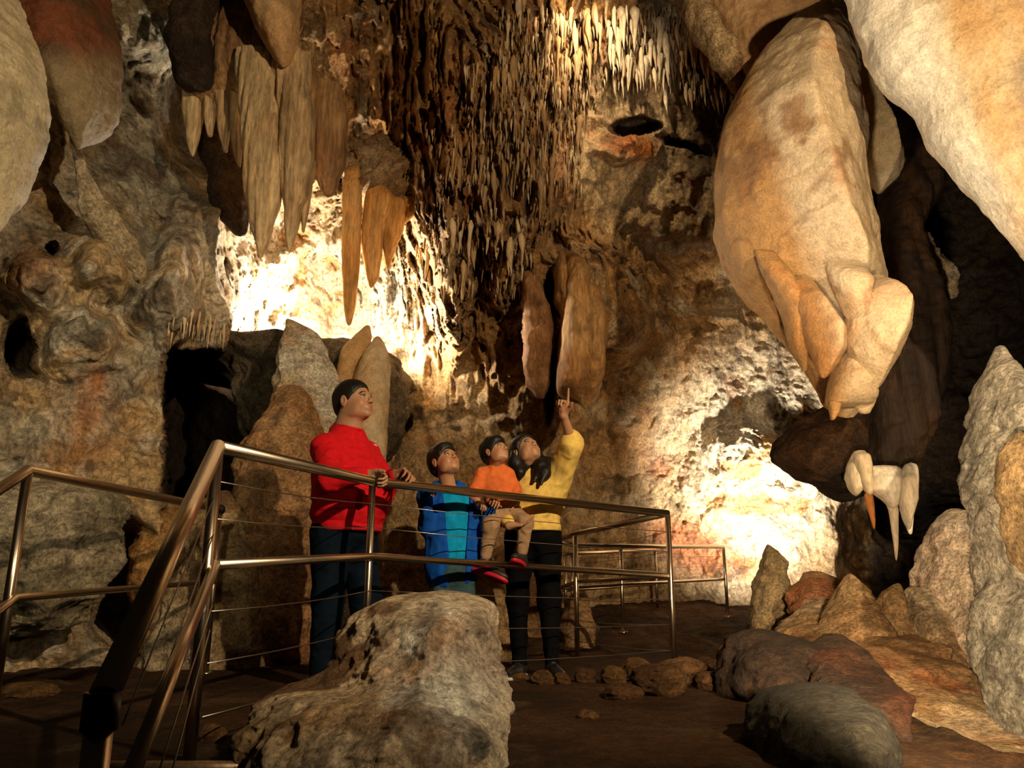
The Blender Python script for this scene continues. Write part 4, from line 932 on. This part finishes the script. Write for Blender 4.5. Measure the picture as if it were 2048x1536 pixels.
def hand(g, wrist, d, n, size=1., curl=(.5, .6, .4), side=1, point=False, spread=.06, thumb=.55):
    """d: direction of the fingers, n: direction the palm faces, side: +1 thumb on the n x d side"""
    d = unit(d); n = unit(Vector(n)-d*Vector(n).dot(d)); t = n.cross(d)*side; S = size; w = Vector(wrist)
    g.cap(w, w+d*.03*S, .0245*S, .026*S, .015*S)
    for k in (-1.5, -.5, .5, 1.5):
        g.cap(w+d*.02*S+t*k*.011*S, w+d*.088*S+t*k*.0195*S, .0145*S, .0112*S, .009*S)
    L = {1.5: (.041, .026, .021), .5: (.046, .030, .023), -.5: (.043, .027, .022), -1.5: (.033, .021, .019)}
    for k, seg in L.items():
        p = w+d*(.088 if k > -1 else .082)*S+t*k*.0198*S; a = 0; dd = unit(d+t*k*spread); r = .0092*S if k > -1 else .0082*S
        cu = (.05, .05, .05) if (point and k == 1.5) else ((1.35, 1.5, .9) if point else curl)
        for q_, (l_, c_) in enumerate(zip(seg, cu)):
            a += c_; v = dd*math.cos(a)+n*math.sin(a); p2 = p+v*l_*S
            g.cap(p, p2, r, r*.88, .0035*S); p = p2; r *= .88
    p = w+d*.03*S+t*.024*S; v = unit(d*.72+t*thumb+n*.3)
    g.cap(w+d*.015*S+t*.012*S, p+v*.03*S, .015*S, .0125*S, .01*S); p = p+v*.03*S
    v = unit(v+n*.25+d*.25); g.cap(p, p+v*.03*S, .0115*S, .0098*S, .004*S); p = p+v*.03*S
    v = unit(v+d*.4+n*.1); g.cap(p, p+v*.024*S, .0098*S, .008*S, .004*S)
def leg(g, h_, k_, a_, r=(.09, .06, .045), k=.03): g.cap(h_, k_, r[0], r[1], k); g.cap(k_, a_, r[1], r[2], k)
def shoe(root, ank, dr, size=1., mat=None, solemat=None, label=None, down=Vector((0, 0, -1)), sole_label=None):
    up = -unit(down); dr = unit(dr); dr = unit(dr-up*dr.dot(up)); l = unit(up.cross(dr)); M_ = [dr, l, up]; S = size; b = Vector(ank)
    g = Sdf(np.array(b[:])-.28*S, np.array(b[:])+.28*S, .004)
    w = lambda x, y, z: b+(dr*x+l*y+up*z)*S
    g.ell(w(.1, 0, -.045), (.11*S, .046*S, .038*S), M_, .03*S); g.ell(w(-.01, 0, -.035), (.055*S, .038*S, .045*S), M_, .03*S)
    g.cap(w(0, 0, -.02), w(0, 0, .018), .042*S, .045*S, .02*S); g.cap(w(0, 0, -.02), w(.09, 0, -.03), .036*S, .03*S, .02*S)
    g.plane(w(0, 0, -.068), -up, .004)
    o = g.build('shoe', mat, root); 
    if label: o['label'] = label
    g = Sdf(np.array(b[:])-.28*S, np.array(b[:])+.28*S, .004)
    g.ell(w(.1, 0, -.07), (.122*S, .052*S, .04*S), M_, .03*S); g.ell(w(-.01, 0, -.07), (.064*S, .044*S, .04*S), M_, .03*S)
    g.plane(w(0, 0, -.062), up, .004); g.plane(w(0, 0, -.09), -up, .004)
    o2 = g.build('sole', solemat, None) if False else None
    vs, fs = g.mesh(); o2 = mkmesh('sole', vs, fs, solemat); o2.parent = o
    if sole_label: o2['label'] = sole_label
    la = []
    for kx in (.03, .05, .07, .09):
        gg = w(kx, -.022, -.004-kx*.12); ge = w(kx+.004, .022, -.004-kx*.12)
        la.append((gg, ge))
    g = Sdf(np.array(b[:])-.2*S, np.array(b[:])+.2*S, .004)
    for a, c_ in la: g.cap(a, c_, .0045*S, None, .003)
    vs, fs = g.mesh(); o3 = mkmesh('laces', vs, fs, solemat if solemat else mat); o3.parent = o
    return o
def bounds(pts, m): a = np.array([Vector(p)[:] for p in pts]); return a.min(0)-m, a.max(0)+m
Z = Vector((0, 0, 1))

# ---------------------------- the man in red
def man():
    f = unit((.84, -.54, 0)); l = Z.cross(f)
    pel = J(690, .86, 4.62); che = J(694, 1.2, 4.6); nb = J(696, 1.425, 4.6)
    hd = Head(V(708, 806, 4.57), (.88, -.42, .2), (-.2, .1, 1), 1.13)
    rs, ls = nb-l*.165-Z*.125-f*.0, nb+l*.165-Z*.12
    re, rw = J(660, 1.1, 4.24), V(731, 950, 4.21)
    le, lw = J(768, 1.12, 4.62), V(789, 951, 4.40)
    rh, lh = pel-l*.105, pel+l*.105
    rk, ra = J(657, .47, 4.50), J(645, .09, 4.52); lk, la_ = J(731, .47, 4.66), J(733, .09, 4.72)
    root = empty('person', (pel.x, pel.y, 0), 'man in a red sweatshirt and dark jeans leaning his hands on the rail, looking up', 'person', None)
    lo, hi = bounds([pel, nb, hd.c+Z*.15, rs, ls, re, rw, le, lw, ra, la_, rw+Vector((.2, 0, 0)), lw+Vector((.2, 0, 0))], .13)
    g = Sdf(lo, hi, .0044)
    hd.sculpt(g, nb-f*.02, .067)
    g.cap(hd.w(-.005, 0, -.07), nb+f*.015, .05, .068, .02); g.cap(hd.w(-.03, 0, -.06), nb-f*.02-Z*.02, .06, .075, .04)
    M_ = [f, l, Z]
    g.ell(che, (.14, .19, .2), M_, .05); g.ell(pel+Z*.12, (.17, .19, .18), M_, .06); g.ell(pel, (.14, .17, .12), M_, .05)
    for s_, e_, w_ in ((rs, re, rw), (ls, le, lw)): g.cap(s_, e_, .055, .044, .04); g.cap(e_, w_, .044, .028, .02)
    for h_, k_, a_ in ((rh, rk, ra), (lh, lk, la_)): leg(g, h_, k_, a_, (.095, .06, .042), .04); g.cap(a_-Z*.02, a_+f*.09-Z*.05, .028, .018, .02)
    hand(g, rw, (.93, .1, -.12), (.1, -.75, -.7), 1.05, (1.0, 1.2, .8), side=1)
    hand(g, lw, (.8, -.5, .1), (-.1, -.6, -.8), 1.05, (.65, .8, .6), side=-1)
    g.build('body', M_SKIN, root, hd.skincol((.44, .235, .13), .35))
    hd.haircap(root, cut=((.088, .066), (-.06, -.085)), th=.008, h=.0042, amp=.003); hd.eyes(root, (.8, -.3, .52))
    M_RED = cloth('red_fleece', (.62, .006, .012))
    g = Sdf(lo, hi, .0052)
    g.cap(nb-f*.055+Z*.012, che-f*.05+Z*.08, .062, .1, .05)
    g.ell(che-Z*.01, (.175, .205, .19), M_, .06); g.ell(pel+Z*.2+f*.045, (.235, .232, .23), M_, .08); g.ell(pel+Z*.08+f*.02, (.2, .222, .13), M_, .05)
    g.cap(nb-Z*.06, che, .115, .15, .05)
    for s_, e_, w_ in ((rs, re, rw), (ls, le, lw)):
        dw = (w_-e_).normalized(); g.cap(nb-Z*.06, s_+Z*.005, .062, .074, .05); g.cap(s_, e_, .083, .066, .05); g.cap(e_, w_-dw*.03, .066, .044, .03)
        g.cap(w_-dw*.035, w_-dw*.005, .036, .036, .008)
    g.noise(.0075, 5.5, 3, (1, 1, 2.2), 'r'); g.noise(.003, 13, 4, (1, 1, 2))
    g.plane(pel-Z*.005, -Z+f*.05, .012)
    g.ell(nb+Z*.085+f*.03, (.09, .085, .06), M_, .015, True)
    sw = g.build('sweatshirt', M_RED, root)
    g = Sdf(lo, hi, .006)     # ribbed hem and collar
    g.ell(pel+Z*.02+f*.02, (.192, .214, .16), M_, .02); g.plane(pel-Z*.02, -Z, .006); g.plane(pel+Z*.035, Z, .006)
    vs, fs = g.mesh(); o = mkmesh('hem', vs, fs, M_RED); o.parent = sw
    ring = []; c0 = nb+Z*.026+f*.012
    for k in range(15):
        a = 2*math.pi*k/14; ring.append(c0+f*math.cos(a)*.08+l*math.sin(a)*.075+Z*(-.024*math.cos(a)))
    o = tube('collar', ring, .011, M_RED, None, 10); o.parent = sw
    # small white mark on the chest
    lg = che+Z*.07+f*.17+l*.075
    pts = [V(754, 890, 4.25), V(763, 891, 4.27)]
    dg = bpy.context.evaluated_depsgraph_get()
    M_W = plain_mat('white_thread', (.8, .76, .7), rough=.7)
    cam0 = Vector((0, 0, CZ)); sv = [v.co for v in sw.data.vertices]
    from mathutils.bvhtree import BVHTree
    bv = BVHTree.FromPolygons([Vector(v) for v in sv], [tuple(p.vertices) for p in sw.data.polygons])
    segs = []
    for a, b in (((752, 889), (757, 892)), ((757, 892), (763, 888)), ((763, 888), (765, 892))):
        q_ = []
        for (x_, y_) in (a, b):
            hit = bv.ray_cast(cam0, (V(x_-4, y_, 4.5)-cam0).normalized()); 
            if hit[0] is not None: q_.append(hit[0]+hit[1]*.0015)
        if len(q_) == 2 and (q_[0]-q_[1]).length < .08: segs.append(q_)
    if segs:
        gv = Sdf(*bounds([p for s_ in segs for p in s_], .01), .0016)
        for a, b in segs: gv.cap(a, b, .0032, None, .001)
        vs, fs = gv.mesh(); o = mkmesh('chest_emblem', vs, fs, M_W); o.parent = sw; o['label'] = 'small white chest emblem'
    M_J = cloth('dark_denim', (.004, .009, .016), sc=500)
    M_J.node_tree.nodes['Principled BSDF'].inputs['Specular IOR Level'].default_value = .06
    g = Sdf(lo, hi, .0058)
    g.ell(pel+Z*.0, (.17, .2, .14), M_, .05)
    for h_, k_, a_ in ((rh, rk, ra), (lh, lk, la_)): leg(g, h_-Z*.05, k_, a_+Z*.0, (.118, .088, .072), .04)
    g.noise(.006, 7, 13, (1, 1, 1.6), 'r'); g.plane(J(690, .045, 4.6), -Z, .01); g.plane(pel+Z*.1, Z, .01)
    g.build('jeans', M_J, root)
    M_SH = plain_mat('dark_shoe', (.02, .017, .015), rough=.6); M_SO = plain_mat('dark_sole', (.05, .045, .04), rough=.7)
    for a_ in (ra, la_): shoe(root, a_, f, 1.08, M_SH, M_SO)
    # watch on the far wrist
    dw = (lw-le).normalized(); t1 = unit(dw.orthogonal()); t2 = dw.cross(t1)
    wp = [lw+dw*.004+(t1*math.cos(a)+t2*math.sin(a))*.033 for a in np.linspace(0, 2*math.pi, 17)]
    o = tube('wristwatch', wp, .008, plain_mat('black_strap', (.01, .01, .01), rough=.4), root, 10); o['label'] = 'black wristwatch'
man()

# ---------------------------- the boy in the blue jacket
def boy():
    f = unit((.28, -.96, 0)); l = Z.cross(f); M_ = [f, l, Z]; Y0 = 4.78
    pel = J(905, .66, Y0); che = J(899, .93, Y0); nb = J(898, 1.1, Y0)
    hd = Head(V(889, 925, Y0-.03), (.6, -.66, .46), (-.32, .28, 1), .93)
    rs, ls = nb-l*.125-Z*.045, nb+l*.12-Z*.045
    re, rw = J(855, .87, 4.72), V(851, 973, 4.50)
    le, lw = J(962, .78, 4.80), V(982, 1008, 4.72)
    rh, lh = pel-l*.07, pel+l*.07
    rk, ra = J(888, .36, Y0-.02), J(880, .07, Y0); lk, la_ = J(925, .36, Y0-.02), J(932, .07, Y0)
    root = empty('person', (pel.x, pel.y, 0), 'boy in an open blue jacket over a turquoise shirt, chin raised', 'person')
    lo, hi = bounds([pel, nb, hd.c+Z*.13, rs, ls, re, rw, le, lw, ra, la_, rw+Vector((.12, -.05, .03)), lw+Vector((.1, -.1, .05))], .1)
    g = Sdf(lo, hi, .004)
    hd.sculpt(g, nb, .047, 1); g.cap(hd.w(-.01, 0, -.07), nb+f*.005, .034, .042, .015)
    g.ell(che, (.085, .125, .17), M_, .04); g.ell(pel, (.085, .115, .1), M_, .04)
    for s_, e_, w_ in ((rs, re, rw), (ls, le, lw)): g.cap(s_, e_, .038, .032, .03); g.cap(e_, w_, .032, .022, .02)
    for h_, k_, a_ in ((rh, rk, ra), (lh, lk, la_)): leg(g, h_, k_, a_, (.062, .045, .032), .03); g.cap(a_-Z*.01, a_+f*.06-Z*.04, .02, .014, .02)
    hand(g, rw, (.75, -.62, -.1), (-.1, -.5, -.85), .78, (.7, .8, .5), side=1)
    hand(g, lw, (.35, -.85, .25), (-.3, -.4, -.85), .78, (.7, .8, .5), side=-1)
    g.build('body', M_SKIN, root, hd.skincol((.50, .25, .125)))
    def ex(gg): gg.ell(hd.w(.045, .0, .085), hd.r(.05, .062, .03), hd.M, .02)
    hd.haircap(root, cut=((.1, .062), (-.07, -.085)), th=.016, extra=ex, h=.004); hd.eyes(root, (.62, -.3, .6))
    M_T = cloth('turquoise_cotton', (.0, .30, .60))
    g = Sdf(lo, hi, .0045)
    g.ell(che+Z*.0, (.108, .142, .19), M_, .05); g.ell(pel+Z*.06, (.11, .142, .2), M_, .05); g.cap(nb-Z*.03, che, .07, .09, .05); g.cap(rs, ls, .05, .05, .04)
    g.noise(.005, 11, 3, (1.6, 1.6, .4), 'r'); g.plane(pel-Z*.09, -Z, .008); g.ell(nb+Z*.05+f*.02, (.055, .055, .035), M_, .012, True)
    g.build('shirt', M_T, root)
    M_B = cloth('blue_jacket', (.004, .085, .44))
    g = Sdf(lo, hi, .0045)
    g.ell(che+Z*.0, (.125, .165, .2), M_, .05); g.ell(pel+Z*.03, (.13, .17, .24), M_, .05); g.cap(nb-Z*.03, che, .085, .1, .05); g.cap(rs, ls, .062, .062, .04)
    for s_, e_, w_ in ((rs, re, rw), (ls, le, lw)):
        dw = (w_-e_).normalized(); g.cap(s_, e_, .062, .052, .035); g.cap(e_, w_-dw*.02, .052, .036, .025)
    g.cap(nb-l*.07-f*.03+Z*.015, nb+l*.07-f*.03+Z*.015, .045, .045, .03)   # hood lying on the back
    g.noise(.007, 9, 5, (1.2, 1.2, .7), 'r'); g.noise(.0025, 22, 6, (1, 1, .6)); g.plane(pel-Z*.135, -Z, .008)
    # open front: a wedge cut out
    gx_, gy_, gz_ = np.meshgrid(*g.ax, indexing='ij', sparse=True)
    fr_ = (gx_-pel.x)*f.x+(gy_-pel.y)*f.y; la2 = (gx_-pel.x)*l.x+(gy_-pel.y)*l.y
    wdt = .072+.02*np.clip((gz_-che.z)/.2, -1, 1)
    g.F = np.maximum(g.F, -np.maximum(np.abs(la2-.004)-wdt, -(fr_-.0)))
    g.ell(nb+Z*.07+f*.03, (.075, .06, .06), M_, .012, True)
    jk = g.build('jacket', M_B, root)
    M_J = cloth('faded_denim', (.04, .085, .1), sc=500)
    g = Sdf(lo, hi, .005)
    g.ell(pel-Z*.03, (.125, .14, .12), M_, .04)
    for h_, k_, a_ in ((rh, rk, ra), (lh, lk, la_)): leg(g, h_-Z*.03, k_, a_, (.084, .062, .052), .03)
    g.noise(.008, 10, 13, (1, 1, 1.5), 'r'); g.plane(J(900, .035, Y0), -Z, .01)
    g.build('jeans', M_J, root)
    M_SH = plain_mat('grey_trainer', (.05, .05, .055), rough=.6); M_SO = plain_mat('pale_sole', (.45, .42, .38), rough=.7)
    for a_ in (ra, la_): shoe(root, a_, f, .8, M_SH, M_SO)
boy()

# ---------------------------- the woman in yellow
def woman():
    f = unit((-.05, -1, 0)); l = Z.cross(f); M_ = [f, l, Z]; Y0 = 5.06
    pel = J(1066, .84, Y0); che = J(1071, 1.1, Y0); nb = J(1070, 1.285, Y0)
    hd = Head(V(1052, 905, Y0-.05), (.50, -.72, .62), (-.28, .5, 1), .98)
    ls = nb+l*.15-Z*.03; rs = nb-l*.145-Z*.045     # l points to the right of the photo
    le, lw = V(1143, 884, 4.86), V(1127, 831, 4.72)
    re, rw = J(1012, 1.0, 4.98), V(1018, 1052, 4.72)
    rh, lh = pel-l*.085, pel+l*.085
    rk, ra = J(1035, .45, Y0), J(1040, .075, Y0-.02); lk, la_ = J(1098, .45, Y0), J(1104, .075, Y0-.06)
    root = empty('person', (pel.x, pel.y, 0), 'woman in a yellow sweater with long dark hair pointing upwards', 'person')
    lo, hi = bounds([pel, nb, hd.c+Z*.13, rs, ls, re, rw, le, lw+Z*.17, ra, la_, rw+Vector((.1, -.08, .0)), che+f*.16, che-f*.12], .1)
    g = Sdf(lo, hi, .0043)
    hd.sculpt(g, nb, .05); g.cap(hd.w(-.005, 0, -.07), nb+f*.01, .036, .046, .015)
    g.ell(che, (.1, .15, .18), M_, .05); g.ell(pel+Z*.08, (.1, .135, .14), M_, .05); g.ell(pel, (.11, .155, .11), M_, .05)
    g.cap(ls, le, .043, .036, .03); g.cap(le, lw, .036, .0235, .02); g.cap(rs, re, .043, .036, .03); g.cap(re, rw, .036, .024, .02)
    for h_, k_, a_ in ((rh, rk, ra), (lh, lk, la_)): leg(g, h_, k_, a_, (.085, .055, .037), .04); g.cap(a_-Z*.01, a_+f*.07-Z*.045, .024, .015, .02)
    hand(g, lw, (.02, -.28, 1), (-.55, -.8, -.2), .95, side=-1, point=True, thumb=1.0)
    hand(g, rw, (.95, -.2, .1), (0, -.25, 1), .92, (.25, .35, .3), side=1)
    g.build('body', M_SKIN, root, hd.skincol((.52, .28, .15)))
    def ex(gg):
        S_ = hd.s; w = hd.w
        for y in (-1, 1):
            gg.cap(w(.02, y*.072, .045), w(-.035, y*.088, -.06), .026, .03, .03)
        gg.ell(w(-.06, 0, -.03), (.07, .085, .1), hd.M, .04)
        for (p0, p1, p2) in (((-.03, .085, -.05), (1090, 945, 4.9), (1082, 968, 4.86)), ((-.05, -.085, -.06), (1040, 945, 4.93), (1036, 962, 4.93)), ((-.06, .05, -.09), (1096, 925, 4.98), (1094, 952, 4.9)), ((.0, .085, -.03), (1080, 930, 4.93), (1068, 962, 4.88))):
            a = w(*p0); b = V(*p1); c_ = V(*p2)
            gg.cap(a, b, .03, .027, .05); gg.cap(b, c_, .026, .009, .04)
    hd.haircap(root, cut=((.098, .082), (-.12, -.16)), th=.014, extra=ex, h=.0042, amp=.003); hd.eyes(root, (.35, -.45, .85))
    M_Y = cloth('yellow_knit', (.86, .60, .15))
    g = Sdf(lo, hi, .0048)
    g.ell(che, (.135, .172, .2), M_, .05); g.ell(che+f*.05+Z*.0, (.1, .14, .09), M_, .05); g.ell(pel+Z*.13, (.135, .165, .2), M_, .05); g.ell(pel+Z*.04, (.135, .175, .12), M_, .04)
    g.cap(nb-Z*.05, che, .085, .12, .05)
    dl = (lw-le).normalized(); dr_ = (rw-re).normalized()
    g.cap(nb-Z*.05, ls-Z*.02, .06, .072, .05); g.cap(ls-Z*.02, le, .076, .062, .06); g.cap(le, le+dl*.035, .062, .052, .03)
    g.cap(nb-Z*.05, rs, .06, .066, .05); g.cap(rs, re, .068, .056, .04); g.cap(re, rw-dr_*.05, .056, .04, .03)
    g.cap(che+l*.1-Z*.02, le-Z*.05, .08, .05, .08)
    g.noise(.0075, 7, 23, (1, 1, 1.3), 'r'); g.noise(.003, 15, 24, (1, 1, .9))
    g.plane(pel+Z*.03, -Z, .01); g.ell(nb+Z*.06+f*.03, (.075, .075, .055), M_, .015, True)
    sw = g.build('sweater', M_Y, root)
    ring = [nb+Z*.022+f*.02+f*math.cos(a)*.07+l*math.sin(a)*.066-Z*.02*math.cos(a) for a in np.linspace(0, 2*math.pi, 15)]
    o = tube('collar', ring, .01, M_Y, None, 10); o.parent = sw
    M_L = cloth('black_leggings', (.004, .004, .005), rough=.8); M_L.node_tree.nodes['Principled BSDF'].inputs['Specular IOR Level'].default_value = .06
    g = Sdf(lo, hi, .005)
    g.ell(pel+Z*.02, (.13, .168, .12), M_, .05)
    for h_, k_, a_ in ((rh, rk, ra), (lh, lk, la_)): leg(g, h_-Z*.03, k_, a_+Z*.01, (.1, .066, .046), .04)
    g.noise(.006, 9, 33, (1, 1, 1.6), 'r'); g.build('leggings', M_L, root)
    M_SH = plain_mat('black_trainer', (.012, .012, .013), rough=.5); M_SO = plain_mat('white_sole', (.6, .57, .52), rough=.6)
    shoe(root, ra, (-.35, -.9, 0), .93, M_SH, M_SO, None, sole_label='white sole'); shoe(root, la_, (.25, -.95, 0), .93, M_SH, M_SO, None, sole_label='white sole')
woman()

# ---------------------------- the small child in orange on the woman's arm
def child():
    f = unit((.25, -.95, .05)); up = unit((-.02, .1, 1)); l = unit(up.cross(f)); M_ = [f, l, f.cross(l)]
    pel = V(1004, 1024, 4.86); che = V(994, 968, 4.86); nb = V(992, 934, 4.84)
    hd = Head(V(990, 905, 4.8), (.74, -.56, .42), (-.3, .2, 1), .80)
    rs, ls = V(964, 950, 4.82), V(1015, 948, 4.86)
    re, rw = V(948, 988, 4.78), V(958, 1012, 4.72)
    le, lw = V(1030, 980, 4.86), V(1034, 1006, 4.8)
    rh, lh = pel-l*.05, pel+l*.055
    rk, ra = V(981, 1050, 4.70), V(969, 1122, 4.72); lk, la_ = V(1050, 1046, 4.74), V(1043, 1112, 4.77)
    root = empty('person', (pel.x, pel.y, pel.z-.4), 'small child in an orange top and tan trousers carried on the arm', 'person')
    lo, hi = bounds([pel, nb, hd.c+Z*.11, rs, ls, re, rw, le, lw, ra-Z*.08, la_-Z*.08, rw+Vector((.05, -.07, 0)), lw+Vector((-.05, -.07, 0))], .085)
    g = Sdf(lo, hi, .0038)
    hd.sculpt(g, nb, .04, 1); g.cap(hd.w(-.01, 0, -.07), nb+f*.005, .03, .036, .015)
    g.ell(che, (.07, .095, .12), M_, .04); g.ell(pel, (.08, .095, .08), M_, .04)
    for s_, e_, w_ in ((rs, re, rw), (ls, le, lw)): g.cap(s_, e_, .03, .026, .025); g.cap(e_, w_, .026, .019, .015)
    for h_, k_, a_ in ((rh, rk, ra), (lh, lk, la_)): leg(g, h_, k_, a_, (.05, .04, .027), .03); g.cap(a_-Z*.005, a_+f*.02-Z*.02, .019, .013, .015)
    hand(g, rw, (.5, -.8, .1), (0, -.5, -.85), .6, (.7, .8, .5), side=1)
    hand(g, lw, (-.9, -.3, -.2), (0, .5, -.85), .6, (.7, .8, .5), side=-1)
    g.build('body', M_SKIN, root, hd.skincol((.50, .26, .135)))
    def ex(gg): gg.ell(hd.w(.055, .0, .075), hd.r(.048, .066, .036), hd.M, .02)
    hd.haircap(root, cut=((.1, .058), (-.07, -.085)), th=.015, extra=ex, h=.0038); hd.eyes(root, (.75, -.3, .5))
    M_O = cloth('orange_cotton', (.78, .18, .045))
    g = Sdf(lo, hi, .0042)
    g.ell(che, (.09, .104, .125), M_, .04); g.ell(pel+Z*.05, (.095, .108, .08), M_, .04); g.cap(nb-Z*.02, che, .055, .08, .04); g.cap(rs, ls, .04, .04, .03)
    for s_, e_, w_ in ((rs, re, rw), (ls, le, lw)):
        dw = (w_-e_).normalized(); g.cap(s_, e_, .04, .04, .03); g.cap(e_, e_+dw*.02, .041, .04, .02)
    g.noise(.006, 12, 43, (1, 1, .8), 'r'); g.plane(pel-Z*.005, -Z, .01); g.ell(nb+Z*.04+f*.015, (.048, .048, .03), M_, .01, True)
    g.build('shirt', M_O, root)
    M_K = cloth('tan_twill', (.40, .25, .14))
    g = Sdf(lo, hi, .0042)
    g.ell(pel, (.1, .112, .085), M_, .04)
    for h_, k_, a_ in ((rh, rk, ra), (lh, lk, la_)): leg(g, h_, k_, a_+(k_-a_)*.16, (.062, .048, .034), .03)
    g.noise(.005, 13, 53, (1, 1, 1.4), 'r'); g.build('trousers', M_K, root)
    M_SH = plain_mat('small_black_shoe', (.02, .014, .014), rough=.5); M_SO = plain_mat('red_sole', (.55, .01, .03), rough=.5)
    shoe(root, ra-Z*.015, (.8, -.42, -.42), .84, M_SH, M_SO, None, down=Vector((-.42, -.35, -.85)), sole_label='bright red sole')
    shoe(root, la_-Z*.01, (-.25, -.9, -.1), .8, M_SH, M_SO, None, down=Vector((0, -.25, -.95)), sole_label='bright red sole')
child()
# ------------------------------------------------------------------ lamps of the cave, and added fills
def spot(name, loc, tgt, energy, col, size=70, blend=.6, r=.05):
    l = bpy.data.lights.new(name, 'SPOT'); l.energy = energy; l.color = col; l.spot_size = math.radians(size); l.spot_blend = blend; l.shadow_soft_size = r
    o = bpy.data.objects.new(name, l); COL.objects.link(o); o.location = loc
    o.rotation_euler = (Vector(tgt)-Vector(loc)).to_track_quat('-Z', 'Y').to_euler(); return o
def point(name, loc, energy, col, r=.05):
    l = bpy.data.lights.new(name, 'POINT'); l.energy = energy; l.color = col; l.shadow_soft_size = r
    o = bpy.data.objects.new(name, l); COL.objects.link(o); o.location = loc; return o
WARM = (1., .75, .46); WHITEW = (1., .88, .7); COOL = (.9, .95, .85)
spot('path_floodlight', (2.4, 0, 3.0), (.1, 5.2, 2.75), 1150, WARM, 93, .55, .04)
point('niche_lamp', V(628, 692, 8.5), 420, WHITEW, .07)
point('niche_lamp_right', V(760, 700, 8.45), 120, WHITEW, .07)
spot('stalagmite_lamp', V(1545, 1165, 8.7), V(1505, 985, 10.4), 1100, WHITEW, 92, .9, .07)
spot('roof_lamp', V(1640, 500, 3.2), V(1860, 90, 4.2), 240, WHITEW, 120, .8, .08)
spot('curtain_lamp', V(1235, -70, 6.8), V(1180, 120, 7.8), 165, (1, .78, .5), 110, .8, .06)
spot('boulder_fill', (1.1, .8, .95), (-.45, 2.7, .35), 60, (1, .84, .62), 46, .8, .04)  # added fill that brightens the boulder, not a lamp of the cave
spot('slope_fill', (.9, 1.6, .45), (3.3, 6.0, .75), 720, (1, .74, .46), 70, .6, .05)  # added to light the slope and mound; stands for no fixture
spot('left_lamp', (-1.0, .6, 2.0), (-3.3, 5.2, 2.3), 330, (1, .88, .6), 62, .8, .12)
w = bpy.data.worlds.new('cave_dark'); SC.world = w; w.use_nodes = True
w.node_tree.nodes['Background'].inputs[0].default_value = (.9, .62, .4, 1); w.node_tree.nodes['Background'].inputs[1].default_value = .004
SC.view_settings.view_transform = 'Standard'; SC.view_settings.look = 'None'; SC.view_settings.gamma = 1; SC.view_settings.exposure = 0
SC.view_settings.use_curve_mapping = False
SC.cycles.use_denoising = True; SC.cycles.max_bounces = 5; SC.cycles.diffuse_bounces = 3; SC.cycles.glossy_bounces = 3; SC.cycles.sample_clamp_indirect = 4
SC.cycles.caustics_reflective = False; SC.cycles.caustics_refractive = False
